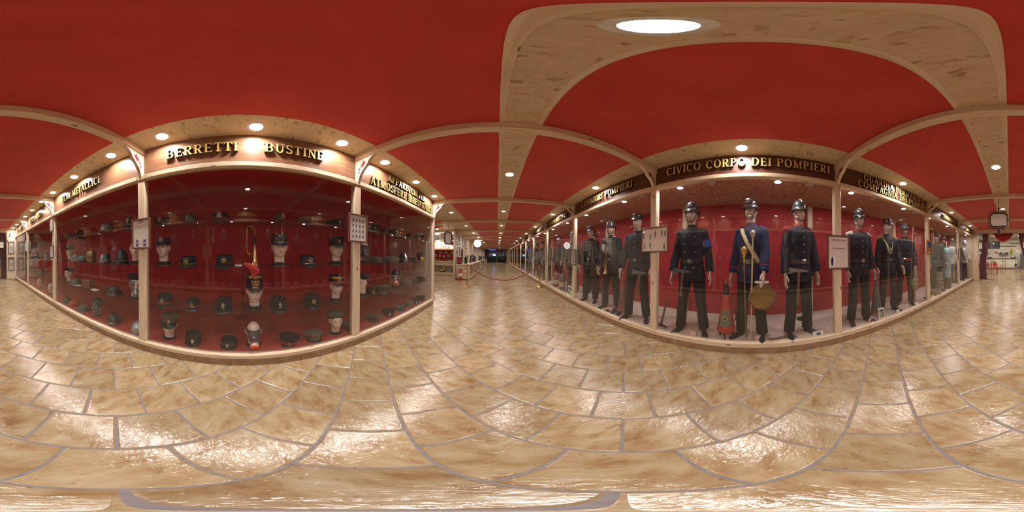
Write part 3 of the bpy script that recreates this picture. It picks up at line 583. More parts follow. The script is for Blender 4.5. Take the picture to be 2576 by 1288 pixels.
def fire_helmet(loc, rz, label, group, mat='lacquer', crest=None, plate=None, s=1.0, h=.15, neck=.06, rot=None, par=None):
    t = par or thing('fire_helmet', label, 'helmet', loc, rz, group, rot=rot, scale=s)
    def shell(m):
        m.rings(dome(.100,.120,h,.0,10,2.3))
    def brim(m):
        k = 36; rs = []
        for q in range(k):
            a = 2*PI*q/k; fr, bk = max(0, -math.sin(a)), max(0, math.sin(a)); o = .014+.040*fr**1.5+neck*bk**1.5; d = .010+.018*fr+.05*bk*(neck > .05)
            xi, yi = .099*math.cos(a), .119*math.sin(a); rs.append([(xi,yi,.012),(xi*1.05,yi+math.sin(a)*o*.4,.004),(xi*1.05+.006*math.cos(a)+math.cos(a)*.004,yi+math.sin(a)*o,-d),(xi*1.05+.006*math.cos(a)+math.cos(a)*.003,yi+math.sin(a)*(o-.003),-d-.003),(xi*.96,yi*.96,.002)])
        rs.append(rs[0]); m.rings(rs, cap=False)
    put('shell', cached('fire_shell_%d' % (h*1000), shell, 60), M[mat], t); put('brim', cached('fire_brim_%d' % (neck*1000), brim, 60), M[mat], t)
    if crest: put('crest', cached('fire_crest_%d' % (h*1000), lambda m: m.rings([[(sx*w_, -.122*math.cos(a)*.98, h*.98*math.sin(a)*1.0+dz) for sx, dz in ((-1,0),(-.6,.016),(.6,.016),(1,0))] for a, w_ in [(math.radians(38+9*q), .012) for q in range(13)]])), M[crest], t)
    if plate: badge(t, plate[0], plate[1], (0,-.118,h*.52), 1.5, -.32)
    put('edge_binding', cached('fire_edge', lambda m: m.rings([ell(.1025,.1225,.006), ell(.1045,.1245,.010), ell(.1025,.1225,.016)], cap=False)), M['steel'] if mat != 'silver_paint' else M['silver'], t)
    return t
def shako(loc, rz, label, group, plume=True, rot=None, s=1.06):
    t = thing('shako', label, 'shako', loc, rz, group, rot=rot, scale=s); h = .135 if plume else .085
    put('crown', cached('shako_%d' % plume, lambda m: m.rings([ell(RX,RY,0), ell(RX*1.0,RY*1.0,h*.5), ell(RX*(1.04 if plume else 1.16),RY*(1.02 if plume else 1.12),h), ell(RX*.9,RY*.9,h-.004)])), M['black_wool'], t)
    put('top_band', cached('shako_band_%d' % plume, lambda m: m.rings([ell(RX*(1.035 if plume else 1.12)+.002,RY*(1.02 if plume else 1.09)+.002,h-.028), ell(RX*(1.05 if plume else 1.17)+.003,RY*(1.03 if plume else 1.13)+.003,h-.002)], cap=False)), M['gilt'], t)
    put('visor', cached('kepi_visor', visor_f(RX, RY, .048, .026)), M['leather'], t, (0,0,.004)); badge(t, 'wreath', 'gilt', (0,-RY-.006,h*.5), 1.9 if plume else 1.5)
    if plume:
        def pl(m):
            rr = random.Random(3); rs = []
            for q in range(12):
                r_ = .034*math.sin(PI*(q+.7)/12.4)**.7; c = (.012*math.sin(q*.5)-.03*(q/11)**2*1.2, -.01-.012*q/11, .11*q/11*(1.6-.65*q/11))
                rs.append([(c[0]+r_*rr.uniform(.75,1.25)*math.cos(2*PI*j/16), c[1]+r_*rr.uniform(.75,1.25)*math.sin(2*PI*j/16), c[2]+rr.uniform(-.005,.005)) for j in range(16)])
            m.rings(rs)
        put('plume', cached('plume', pl, 20), M['red_plume'], t, (-.02,-RY*.8,h-.02), (0,0,0), (1.5,1.5,1.45))
    else:
        put('red_trim', cached('red_trim', lambda m: m.rings([ell(RX+.004,RY+.004,.0), ell(RX+.020,RY+.022,-.004), ell(RX+.020,RY+.022,.008), ell(RX+.003,RY+.003,.014)], cap=False)), M['red'], t)
        put('cockade', cached('cockade', lambda m: (m.ball((0,0,0), .018, .006, .018, 12, 7), m.ball((0,0,.036), .010, .009, .016, 10, 7))), M['silver'], t, (0,-RY-.016,h*.75))
    return t
def visor_helmet(loc, rz, label, group, mat='steel_grey', stripe=None, s=1.0, rot=None):
    t = thing('visored_helmet', label, 'helmet', loc, rz, group, rot=rot, scale=s)
    put('shell', cached('modern_shell', lambda m: m.rings([ell(.104,.130,-.012), ell(.118,.146,-.010), ell(.120,.148,.0), ell(.112,.138,.022)]+dome(.111,.136,.125,.03,8,2.2)), 60), M[mat], t, (0,0,.014))
    put('visor', cached('modern_visor', lambda m: m.rings([[(q*math.sin(a), -1.25*q*math.cos(a), z) for q, z in ((.122,.055),(.132,-.002),(.129,-.002),(.119,.055))] for a in [math.radians(-62+124*k/16) for k in range(17)]]), 60), M['clear'], t, (0,0,.016))
    if stripe: put('stripe', cached('modern_stripe', lambda m: m.rings([ell(.1145,.1405,.026), ell(.116,.142,.028), ell(.1125,.138,.048), ell(.111,.1365,.048)], cap=False), 60), M[stripe], t, (0,0,.014))
    else: put('front_plate', cached('front_plate', lambda m: m.cbox(-.035,.035,-.150,-.136,.03,.05,.003)), M['card'], t, (0,0,.0))
    return t
def gas_mask(loc, rz, label, group, rubber='rubber', can='grey_rubber', can_red=False, single=False, s=1.0, hose=False, helmet=None):
    """moulded face piece with eye rims, valve and filter can; origin at the head centre"""
    t = thing('gas_mask', label, 'gas mask', loc, rz, group, scale=s)
    def face(m):
        rs = []
        for q in range(11):
            z = .062-.175*q/10; rs.append([((.080-.028*max(0, -z)/.11)*math.sin(a), -(.110+.012*g(z,-.055,.03)+.004*math.cos(a))*math.cos(a)*(1 if z > -.08 else .93), z) for a in [math.radians(-84+168*k/14) for k in range(15)]])
        m.rings(rs, cap=False, closed=False)
        m.rings([[(x*.985, y*.985+.004, z) for x, y, z in r] for r in rs], cap=False, closed=False)
    put('face_piece', cached('mask_face', face, 60), M[rubber], t)
    if single: put('window', cached('mask_window', lambda m: m.rings([[(q*math.sin(a), -1.46*q*math.cos(a), z) for q, z in ((.060,.045),(.081,.038),(.083,-.012),(.058,-.026))] for a in [math.radians(-58+116*k/14) for k in range(15)]]), 60), M['lens'], t)
    else:
        for sg in (-1,1):
            e = put('eye_rim', cached('eye_rim', lambda m: m.lathe([(.020,-.004),(.029,-.004),(.031,.006),(.026,.012),(.021,.010),(.020,-.004)], 18, cap=False)), M['steel'], t, (sg*.034,-.103,.012), (PI/2, 0, sg*.32))
            put('lens', cached('eye_lens', lambda m: m.lathe([(.024,.0),(.021,.007),(.008,.009)], 16)), M['lens'], e)
    for z in (.05, .0): put('strap', cached('mask_strap_%d' % (z*100), lambda m: m.tube([(.083*math.sin(a), -.106*math.cos(a), z) for a in [math.radians(80+20*k) for k in range(11)]], .006, 6, fl=1.6)), M['rubber'], t)
    put('valve', cached('mask_valve', lambda m: m.lathe([(.030,0),(.032,.014),(.024,.026),(.024,.034)], 18)), M[can], t, (0,-.110,-.062), (PI/2+.35,0,0))
    if hose:
        put('hose', cached('mask_hose', lambda m: m.tube([(.0,-.135,-.07),(.03,-.18,-.09),(.075,-.19,-.06),(.10,-.17,.0),(.085,-.15,.05),(.05,-.14,.07)], [.020,.023,.021,.023,.021,.022], 12)), M['grey_rubber'], t)
    else:
        f = put('filter_can', cached('filter_can', lambda m: m.lathe([(.030,.0),(.045,.006),(.047,.012),(.047,.060),(.045,.066),(.030,.068)], 20)), M['orange_red' if can_red else can], t, (0,-.130,-.082), (PI/2+.65,0,0))
        if can_red: put('label_band', cached('can_band', lambda m: m.lathe([(.0475,.024),(.048,.026),(.048,.044),(.0475,.046)], 20, cap=False)), M['blue_grey' if can_red == 1 else 'card'], f)
    return t

# ---- full figures ----
def hand_mesh(sg):
    key = 'hand_%d' % sg
    if key in CACHE: return CACHE[key]
    m = MB()                                         # wrist at the origin, fingers along -z, palm towards -sg*x, thumb towards -y
    m.rings([[(a*math.cos(2*PI*j/12), b*math.sin(2*PI*j/12)+o, z) for j in range(12)] for a, b, o, z in ((.024,.030,0,.05),(.020,.027,0,.0),(.017,.036,-.002,-.035),(.017,.042,-.002,-.075),(.013,.040,0,-.098))])
    for y, L_, r in ((-.030,.072,.0092),(-.010,.082,.0095),(.010,.077,.0092),(.029,.060,.0082)):
        c = sg*-.012; m.tube([(0,y,-.085),(c*.3,y*1.05,-.095-L_*.35),(c*1.2,y*1.08,-.095-L_*.72),(c*2.3,y*1.05,-.095-L_)], [r*1.05,r,r*.92,r*.7], 8)
    m.tube([(0,-.026,-.015),(-sg*.012,-.050,-.048),(-sg*.018,-.058,-.080),(-sg*.020,-.056,-.104)], [.014,.012,.0105,.008], 8)
    CACHE[key] = remesh(m, key, .0042, 2); return CACHE[key]
from mathutils import noise
def folds(me, amp, f, seed):
    for v in me.vertices:
        p = v.co; a = noise.noise(Vector((p.x*f[0], p.y*f[1], p.z*f[2]))+Vector((seed,0,0))); v.co = p + v.normal*amp*a
    me.update(); return me
def join_meshes(name, items):
    bm = bmesh.new(); at = None
    for me, T in items:
        if 'paint' not in me.color_attributes: q = me.color_attributes.new('paint', 'FLOAT_COLOR', 'POINT'); q.data.foreach_set('color', [0.0]*4*len(me.vertices))
        k = len(bm.verts); bm.from_mesh(me); bm.verts.ensure_lookup_table(); bmesh.ops.transform(bm, matrix=T, verts=bm.verts[k:])
    me = bpy.data.meshes.new(name); bm.to_mesh(me); bm.free(); me.polygons.foreach_set('use_smooth', [True]*len(me.polygons)); return me
JR = [(.775,.212,.155,.0),(.88,.205,.148,.0),(.98,.180,.132,.0),(1.06,.168,.124,.0),(1.16,.178,.132,-.004),(1.28,.194,.140,-.008),(1.38,.196,.132,-.004),(1.445,.172,.112,.002),(1.49,.10,.085,.008),(1.515,.066,.068,.010)]
def jacket_at(z):
    for a, b in zip(JR, JR[1:]):
        if a[0] <= z <= b[0]: k = (z-a[0])/(b[0]-a[0]); return [a[i]+(b[i]-a[i])*k for i in (1,2,3)]
    return JR[0][1:]
POSES = dict(stand=dict(arms=((13,4,6,14),(13,4,6,14)), legs=.055), wide=dict(arms=((17,2,9,20),(15,6,7,18)), legs=.085), turned=dict(arms=((12,14,4,34),(14,2,8,12)), legs=.06))
def figure(pose):
    key = 'fig_'+pose
    if key in CACHE: return CACHE[key]
    ps = POSES[pose]; R = {}; jk = MB(); tr = MB(); bd = MB(); wr = []; n = 28
    jk.rings([[(hx*math.cos(2*PI*j/n), yo+hy*math.sin(2*PI*j/n), z) for j in range(n)] for z, hx, hy, yo in JR])
    bd.rings([[(hx*.86*math.cos(2*PI*j/16), yo+hy*.84*math.sin(2*PI*j/16), z) for j in range(16)] for z, hx, hy, yo in JR[1:]])
    for sg, (o1, f1, o2, f2) in zip((1,-1), ps['arms']):
        d1, d2 = [Vector((sg*math.sin(math.radians(o)), -math.sin(math.radians(f)), -1)).normalized() for o, f in ((o1,f1),(o2,f2))]
        S = Vector((sg*.168,.004,1.425)); E = S+d1*.30; W_ = E+d2*.255; wr.append((sg, W_, d2))
        jk.tube([S+Vector((-sg*.05,0,.01)), S+Vector((sg*.01,0,-.01)), S+d1*.10, S+d1*.22, E, E+d2*.10, E+d2*.20, E+d2*.245], [.070,.078,.074,.067,.064,.063,.061,.060], 14)
        bd.tube([S, E, W_], [.05,.042,.03], 10)
    for sg in (1,-1):
        hp, kn, an = Vector((sg*.092,.0,.88)), Vector((sg*(.10+ps['legs']*.5),-.012,.48)), Vector((sg*(.10+ps['legs']),.018,.07))
        tr.tube([hp+Vector((0,0,.10)), hp, hp*.5+kn*.5, kn, kn*.5+an*.5, an], [.095,.102,.092,.079,.078,.082], 16); bd.tube([hp, kn, an+Vector((0,0,-.03))], [.08,.055,.04], 10)
    tr.rings([[(a*math.cos(2*PI*j/18), b*math.sin(2*PI*j/18), z) for j in range(18)] for a, b, z in ((.12,.10,.78),(.175,.125,.84),(.18,.13,.92),(.165,.12,1.0))])
    bd.tube([(0,.012,1.44),(0,.010,1.62)], [.062,.054], 14)
    R['jacket'] = folds(remesh(jk, 'jacket_'+pose, .0115, 2), .007, (14,14,9), len(pose)); R['trousers'] = folds(remesh(tr, 'trousers_'+pose, .012, 2), .009, (13,13,5), 3+len(pose)); bodyc = remesh(bd, 'b', .022, 2)
    its = [(bodyc, Matrix.Identity(4)), (head_mesh(), Matrix.Translation((0,-.012,1.672)))]
    for sg, W_, d in wr:
        q = Vector((0,0,-1)).rotation_difference(d).to_matrix().to_4x4(); its.append((hand_mesh(sg), Matrix.Translation(W_+d*.012) @ q))
    R['body'] = join_meshes('body_'+pose, its); R['legs'] = ps['legs']; R['wr'] = wr; CACHE[key] = R; return R
def shoe(m):
    rs = []
    for y, w_, h_ in ((.078,.022,.050),(.062,.034,.085),(.02,.039,.100),(-.03,.040,.088),(-.08,.045,.066),(-.13,.048,.050),(-.18,.043,.042),(-.212,.028,.034),(-.224,.010,.024)):
        rs.append([(w_*math.cos(t), y, max(0, h_*math.sin(t)) if t < PI+.01 else 0) for t in [PI*k/10 for k in range(11)]])
    m.rings(rs)
def boot(m):
    shoe(m); m.tube([(0,.022,.06),(0,.020,.14),(0,.014,.26),(0,.010,.36),(0,.008,.375)], [.050,.052,.064,.070,.066], 16)
def epaulette(m):
    m.rings([[(x*k, y*k*.9, z) for x, y in [(.066*math.cos(2*PI*j/16), .05*math.sin(2*PI*j/16)) for j in range(16)]] for k, z in ((.9,0),(1,.008),(.9,.016))])
    for j in range(22):
        a = -1.9+3.8*j/21; x, y = .060*math.cos(a), .046*math.sin(a); m.tube([(x,y,.004),(x*1.35,y*1.25,-.012),(x*1.42,y*1.3,-.085)], .0052, 5)
def mannequin(loc, rz, label, pose='stand', coat='navy', pants='black_wool', hat=None, collar=None, buttons='double', btn='silver', belt='leather', epaul=None, boots=False, piping=None, armband=None, sash=None, aigu=False, cuffs=None, mat='skin', s=1.055, group='uniformed mannequins in the right-hand cases', turn=0, nohead=False):
    t = thing('mannequin', label, 'mannequin', loc, rz, group); t.scale = (s*.905, s*.93, s); F = figure(pose)
    put('body', F['body'], M[mat], t); J = put('jacket', F['jacket'], M[coat], t); T = put('trousers', F['trousers'], M[pants], t)
    for sg in (1,-1): put('boot' if boots else 'shoe', cached('boot' if boots else 'shoe', boot if boots else shoe, 50), M['leather'], t, (sg*(.10+F['legs']),.0,0), (0,0,sg*.30))
    put('collar', cached('collar', lambda m: m.rings([[(a*math.cos(2*PI*j/20), .012+b*math.sin(2*PI*j/20), z+.008*math.sin(2*PI*j/20)) for j in range(20)] for a, b, z in ((.078,.078,1.492),(.070,.072,1.515),(.064,.066,1.545),(.058,.060,1.545))], cap=False)), M[collar or coat], t)
    if buttons:
        for x in ((-.075,.075) if buttons == 'double' else (0,)):
            for z in (1.36,1.26,1.16,.955) if buttons == 'double' else (1.42,1.34,1.25,1.16,.96):
                hx, hy, yo = jacket_at(z); q = x*(1.0 if z > 1.1 else .8); y = yo-hy*math.sqrt(max(0, 1-(q/hx)**2))
                put('button', cached('button', lambda m: m.ball((0,0,0), .0105, .006, .0105, 10, 6)), M[btn], J, (q,y-.001,z))
    if buttons: put('front_edge', cached('front_edge_'+buttons, lambda m: m.tube([(.085*(buttons == 'double')*.9+.006, jacket_at(z)[2]-jacket_at(z)[1]*.93-.008*(buttons != 'double')-.004, z) for z in (1.43,1.36,1.26,1.16,1.06,.95,.85,.79)], .004, 5)), M[piping or coat], J)
    if belt:
        def bf(m, z=1.035, h_=.026):
            m.rings([[(hx*k*math.cos(2*PI*j/32), yo+hy*k*math.sin(2*PI*j/32), zz) for j in range(32)] for zz, k, (hx,hy,yo) in [(z+q, kk, jacket_at(z+q)) for q, kk in ((-h_,1.03),(-h_,1.06),(h_,1.06),(h_,1.03))]], cap=False)
        B = put('belt', cached('belt', bf), M[belt], t)
        put('buckle', cached('buckle', lambda m: (m.cbox(-.030,.030,-.142,-.130,1.008,1.062,.004), m.cbox(-.018,.018,-.146,-.140,1.02,1.05,.003))), M['steel' if belt != 'red' else 'gilt'], B)
    if buttons == 'single':
        for sg in (-1,1): put('pocket_flap', cached('pocket_flap', lambda m: m.cbox(-.045,.045,-.006,.006,-.018,.018,.004)), M[coat], J, (sg*.088, jacket_at(1.30)[2]-jacket_at(1.30)[1]*.88-.002, 1.30), (0,0,sg*.42))
    if epaul:
        for sg in (1,-1): put('epaulette', cached('epaulette', epaulette), M[epaul], t, (sg*.176,.0,1.478), (0,.22,0) if sg > 0 else (0,.22,PI))
    if cuffs:
        for sg, W_, d in F['wr']: put('cuff_piping', cached('cuff', lambda m: m.lathe([(.0615,-.004),(.064,0),(.0615,.004)], 18, cap=False)), M[cuffs], t, W_-d*.075, Vector((0,0,1)).rotation_difference(d).to_euler())
    if armband:
        sg, W_, d = F['wr'][0]; o1, f1 = POSES[pose]['arms'][0][:2]; d1 = Vector((math.sin(math.radians(o1)), -math.sin(math.radians(f1)), -1)).normalized(); c = Vector((.168,.004,1.425))+d1*.17
        A = put('armband', cached('armband', lambda m: m.lathe([(.076,-.052),(.079,-.048),(.079,.048),(.076,.052)], 20, cap=False)), M[armband], t, c, Vector((0,0,1)).rotation_difference(d1).to_euler()); badge(A, 'flame', 'gilt', (0,-.082,.0), 1.2)
    if sash:
        put('shoulder_sash', cached('sash', lambda m: m.tube([(-.10,.0,1.475)]+[(-.10+.24*q/8, jacket_at(1.45-.42*q/8)[2]-jacket_at(1.45-.42*q/8)[1]*math.sqrt(max(.05, 1-((-.10+.24*q/8)/jacket_at(1.45-.42*q/8)[0])**2))-.008, 1.45-.42*q/8) for q in range(9)]+[(.19,.0,1.02)], .028, 8, fl=.28)), M[sash], t)
    if aigu:
        for k in (0,1): put('aiguillette', cached('aigu%d' % k, lambda m: m.tube([(-.15+.01*k,-.05,1.45),(-.12,-.145,1.36-.02*k),(-.06,-.165,1.24-.06*k),(.0,-.16,1.22-.05*k),(.04,-.155,1.30),(.02,-.15,1.38)], .0075, 6)), M['cord'], t)
    if piping:
        for sg in (1,-1): put('trouser_stripe', cached('stripe_%s_%d' % (pose, sg), lambda m: m.tube([(sg*.188,0,.86),(sg*(.19+F['legs']*.5),-.012,.48),(sg*(.185+F['legs']),.015,.10)], .006, 6)), M[piping], T)
    if hat: hat(t)
    return t
HZ = (0,-.008,1.735)
def hat_fire(mat='lacquer', crest=None, plate=('flame','silver'), h=.15, neck=.06):
    def f(t):
        e = bpy.data.objects.new('helmet', None); COL.objects.link(e); e.parent = t; e.location = HZ; e.empty_display_size = .05; fire_helmet(None, 0, None, None, mat, crest, plate, h=h, neck=neck, par=e); 
        put('chin_strap', cached('chin_strap', lambda m: m.tube([(-.084,-.02,.0),(-.080,-.055,-.07),(-.045,-.085,-.155),(0,-.095,-.170),(.045,-.085,-.155),(.080,-.055,-.07),(.084,-.02,.0)], .005, 6)), M['leather'], e)
    return f
def hat_kepi(crown='black_wool', band=None, bdg=('flame','gilt')):
    def f(t):
        k = kepi(HZ, 0, None, None, crown, band, None, bdg); k.parent = t; k.name = 'worn_kepi'
        for q in ('label','category','group'):
            if q in k: del k[q]
    return f

# ================================================================ contents of the left cases (facing +x)
FL = PI/2; SX = -1.86; CG = 'caps shown in the BERRETTI BUSTINE case'; AG = 'caps shown in the breathing apparatus case'; HG = 'helmets shown in the ELMI METALLICI case'
Z1, Z2, Z3 = .64, 1.15, 1.66
def bust(x, y, z, label, hat=None, rz=FL, mat='skin_bust', hl=None, **k):
    display_head((x, y, z), rz, label, mat=mat)
    if hat: hat((x+.0*math.cos(rz), y, z+HEADTOP), rz, hl, k.pop('group', CG), **k)
# caps case -- top shelf
kepi((SX,-.98,Z3), FL+.2, 'black kepi with gilt wreath badge on the top shelf, nearest the ELMI METALLICI case', CG)
side_cap((SX,-.59,Z3), FL-.1, 'grey-green garrison cap end-on, on the top shelf between two black kepis', CG, 'greygreen')
kepi((SX,-.24,Z3), FL, 'black kepi with red band and silver badge on the top shelf', CG, band='red', bdg=('wreath','silver'))
side_cap((SX,.43,Z3), FL+.1, 'olive garrison cap with gilt flame badge on the top shelf', CG, 'olive', ('flame','gilt'))
beret((SX,.80,Z3), FL-.1, 'grey-khaki beret with flame badge on the top shelf', CG, 'khaki', ('flame','gilt'))
beret((SX,1.20,Z3), FL-.2, 'dark navy beret with silver badge on the top shelf', CG, 'navy', ('flame','silver'))
# middle shelf
bust(SX,-.96,Z2, 'pale display head wearing a black leather-visored kepi, on the middle shelf', kepi, FL+.15, hl='black kepi with silver badge worn by the bust at the end of the middle shelf', bdg=('wreath','silver'), h=.075)
kepi((SX,-.63,Z2), FL+.1, 'black kepi with gold chin cord on the middle shelf beside the kepi-wearing bust', CG, piping='gilt')
kepi((SX,-.19,Z2), FL, 'high black kepi with gilt wreath badge beside the small white card', CG, h=.1)
tag(obj('name_card', MB().cbox(-.005,.005,-.04,.04,0,.012,.002), M['card'], None, (SX+.05,-.03,Z2)), 'small white card lying on the middle shelf beside the bugle', 'card')
display_head((SX,.44,Z2), FL-.1, 'display head wearing a shiny black leather cap, beside the bugle'); c = kepi((SX,.44,Z2+HEADTOP-.01), FL-.1, 'tall shiny black leather cap on the bust beside the bugle', CG, 'lacquer', None, None, None, 'lacquer', .11)
kepi((SX,.80,Z2), FL-.1, 'black kepi with two gold cords on the middle shelf between two busts', CG, band=None, piping='gilt', h=.095)
bust(SX,1.22,Z2, 'display head in a flat peaked cap at the end of the middle shelf', peaked_cap, FL-.25, hl='flat black peaked cap worn by the bust at the framed chart end', wide=.118)
# bugle
t = thing('bugle', 'long brass bugle standing on its bell on the middle shelf', 'bugle', (SX,.14,Z2), FL)
put('tube', cached('bugle_tube', lambda m: m.tube([(.012,0,.20),(.012,0,.36),(.008,0,.42),(-.03,0,.455),(-.07,0,.44),(-.078,0,.40),(-.078,0,.20),(-.07,0,.14),(-.05,0,.125)], .009, 10)), M['brass'], t)
put('bell', cached('bugle_bell', lambda m: m.lathe([(.066,.0),(.064,.004),(.045,.03),(.030,.08),(.022,.15),(.016,.22),(.013,.30)], 24, cap=False)), M['brass'], t, (.012,0,0)); put('cord_wrap', cached('bugle_wrap', lambda m: m.lathe([(.015,.24),(.019,.25),(.019,.33),(.015,.34)], 14)), M['leather'], t, (.012,0,0)); put('mouthpiece', cached('mouthp', lambda m: m.lathe([(.009,0),(.009,.03),(.015,.045)], 12)), M['brass'], t, (-.05,0,.10))
# lower shelf
kepi((SX,-.95,Z1), FL+.15, 'black kepi with wide crimson band on the lower shelf at the post', CG, band='red', bdg=('wreath','silver'), h=.095)
kepi((SX,-.57,Z1), FL+.1, 'smaller black kepi with crimson band and dim badge on the lower shelf', CG, band='red', bdg=('wreath','copper'), s=.95)
kepi((SX,-.20,Z1), FL, 'black kepi with large silver flame badge on the lower shelf beside the shako', CG, bdg=('flame','silver'), h=.1)
bust(SX,.15,Z1, 'display head wearing a tall shako with red plume', shako, FL, hl='tall black shako with gilt top band and red feather plume')
kepi((SX,.43,Z1), FL-.05, 'black kepi with slanting silver flame badge on the lower shelf, other side of the shako', CG, bdg=('flame','silver'), h=.095)
kepi((SX,.86,Z1), FL-.2, 'black kepi with round gilt badge on the lower shelf beside the bust in red-trimmed hat', CG, h=.1)
bust(SX,1.22,Z1, 'display head in a red-trimmed dress hat on the lower shelf', shako, FL-.2, hl='low black dress hat with red brim, gilt band and silver cockade', plume=False)
# deck
FX = -1.83
bust(FX,-.87,DECK, 'display head in a dark olive peaked cap on the case floor', peaked_cap, FL+.35, hl='dark olive peaked cap on the bust on the case floor', crown='olive', bdg=('flame','gilt'), wide=.12)
kepi((FX,-.56,DECK), FL+.2, 'soft black kepi with silver badge on the case floor beside the olive-capped bust', CG, bdg=('flame','silver'), h=.11)
kepi((FX,-.14,DECK), FL-.1, 'slumped shiny leather cap on the case floor beside the gas mask bust', CG, 'leather', None, None, ('flame','silver'), h=.075)
display_head((FX,.135,DECK), FL, 'bald display head wearing a grey gas mask with an orange filter'); gas_mask((FX+.02,.135,DECK+.207), FL, 'grey gas mask with wide window and orange and blue filter can', 'gas masks', 'grey_rubber', 'grey_rubber', 1, True)
peaked_cap((FX,.55,DECK), FL-.25, 'black peaked cap with red band and gilt flame on the case floor', CG, band='red', rot=(0,.12,FL-.25))
peaked_cap((FX,.87,DECK), FL-.25, 'khaki peaked cap with black visor on the case floor', CG, 'khaki', None, None)
bust(FX,1.2,DECK, 'display head in an olive garrison cap on the case floor', beret, FL-.35, hl='olive round cap on the bust by the framed chart post', cloth='olive')
t = thing('display_stand', 'thin dark red stand with crossed feet at the back of the caps case', 'stand', (-2.74,.02,DECK)); put('pole', cached('stand_pole', lambda m: m.tube([(0,0,.02),(0,0,.95)], .014, 10)), M['cut_red'], t)
for k in range(4): put('foot', cached('stand_foot', lambda m: m.tube([(0,0,.03),(.10,0,.02),(.15,0,.012)], [.014,.013,.011], 8)), M['cut_red'], t, (0,0,0), (0,0,PI/4+k*PI/2))
# breathing apparatus case
for k, (y, cl, nm) in enumerate(((1.92,'black_wool','black'),(2.22,'olive','dark olive'),(2.52,'greygreen','grey-green'),(3.10,'khaki','khaki'),(3.55,'black_wool','black'))):
    (side_cap if k in (1,3) else peaked_cap)((SX,y,Z3), FL-.4, '%s %s, %s on the breathing apparatus top shelf' % (nm, 'garrison cap' if k in (1,3) else 'peaked cap', ('one','two','three','four','five')[k]), AG, cl)
display_head((SX,1.72,Z2), FL-.5, 'display head wearing a brown gas mask, on the middle shelf by the framed chart', mat='skin_grey'); gas_mask((SX+.015,1.715,Z2+.207), FL-.5, 'brown gas mask with large eye windows and canister, beside the framed chart', 'gas masks', 'brown_leather', 'grey_rubber', 0, True)
side_cap((SX,1.98,Z2), FL+.9, 'olive garrison cap beside the brown gas mask on the middle shelf', AG, 'olive'); beret((SX,2.20,Z2), FL-.3, 'dark green beret on the middle shelf', AG, 'dgreen')
side_cap((SX,2.46,Z2), FL+.9, 'khaki garrison cap with red flash beside the chrome fire helmet', AG, 'khaki', ('flame','gilt')); fire_helmet((SX,2.86,Z2+.03), FL-.6, 'chrome-edged black fire helmet on the middle shelf of the breathing apparatus case', HG, 'lacquer_grey', 'silver', ('flame','silver'))
peaked_cap((SX,3.20,Z2), FL-.4, 'small olive cap between the chrome fire helmet and the yellow mask', AG, 'olive', None, None, s=.9)
gas_mask((SX,3.58,Z2+.13), FL-.6, 'black breathing mask with a yellow disc on the middle shelf', 'gas masks', 'rubber', 'yellow', 0, True)
bust(SX,1.70,Z1, 'display head in profile wearing a dark beret, lower shelf', beret, FL-1.2, hl='dark beret worn by the bust in profile on the lower shelf', cloth='navy', group=AG); side_cap((SX,1.90,Z1), FL-.5, 'dark garrison cap beside the profile bust on the lower shelf', AG, 'black_wool', ('flame','gilt'))
peaked_cap((SX,2.16,Z1), FL-.5, 'floppy dark cap on the lower shelf between profile bust and masked bust', AG, 'olive', None, None, 'olive', wide=.14)
display_head((SX,2.60,Z1), FL-1.0, 'display head in a leather gas helmet with white band'); gas_mask((SX+.01,2.595,Z1+.207), FL-1.0, 'dark leather gas mask with red and white filter on the lower shelf', 'gas masks', 'brown_leather', 'steel', 2); steel_helmet((SX,2.60,Z1+HEADTOP-.03), FL-1.0, 'dark leather skull helmet with strap over the gas mask bust', HG, 'leather', .12, .004, .9)
for k, (y, nm, cl) in enumerate(((2.98,'pale olive','khaki'),(3.28,'olive','olive'),(3.62,'black','black_wool'))): side_cap((SX,y,Z1), FL+.6, '%s garrison cap past the leather gas mask on the lower shelf' % nm, AG, cl)
for k, (y, nm, cl) in enumerate(((1.48,'dark olive','olive'),(1.97,'olive','olive'),(2.36,'black','black_wool'),(2.72,'grey-green','greygreen'),(3.04,'grey','khaki'),(3.34,'dark navy','navy'),(3.64,'faded black','black_wool'))):
    peaked_cap((FX-.02,y,DECK), FL-.7, '%s peaked cap on the case floor, %s from the framed chart post' % (nm, ('first','second','third','fourth','fifth','sixth','seventh')[k]), AG, cl, None, ('flame','silver') if k in (2,5) else None, 'leather' if k in (2,5) else cl)
# metal helmets case
steel_helmet((SX,-3.28,Z3), FL+.4, 'dark helmet at the far end of the top shelf of the ELMI METALLICI case', HG, 'lacquer_grey', bdg=('flame','silver')); fire_helmet((SX,-2.85,Z3+.02), FL+.4, 'black fire helmet on the top shelf beside the square grey helmet', HG, 'lacquer', None, ('flame','gilt'))
visor_helmet((SX,-2.0,Z3), FL+.3, 'boxy grey helmet with clear visor and silver badge on the top shelf', HG, 'steel_grey'); fire_helmet((SX,-1.49,Z3+.03), FL+.2, 'glossy black fire helmet with silver badge on the top shelf by the post', HG, 'lacquer', 'lacquer', ('flame','silver'), h=.14)
bust(SX,-3.25,Z2, 'display head in dark cap at the far end of the middle helmet shelf', kepi, FL+.6, hl='dark kepi on the bust at the far end of the middle helmet shelf', group=HG); steel_helmet((SX,-2.98,Z2), FL+.3, 'plain grey steel helmet on the middle shelf beside the dark-capped bust', HG, 'steel_grey', .14); steel_helmet((SX,-2.74,Z2), FL+.3, 'small grey-green steel helmet beside the brass tank', HG, 'steel_green', .12, .01, bdg=('flame','silver'))
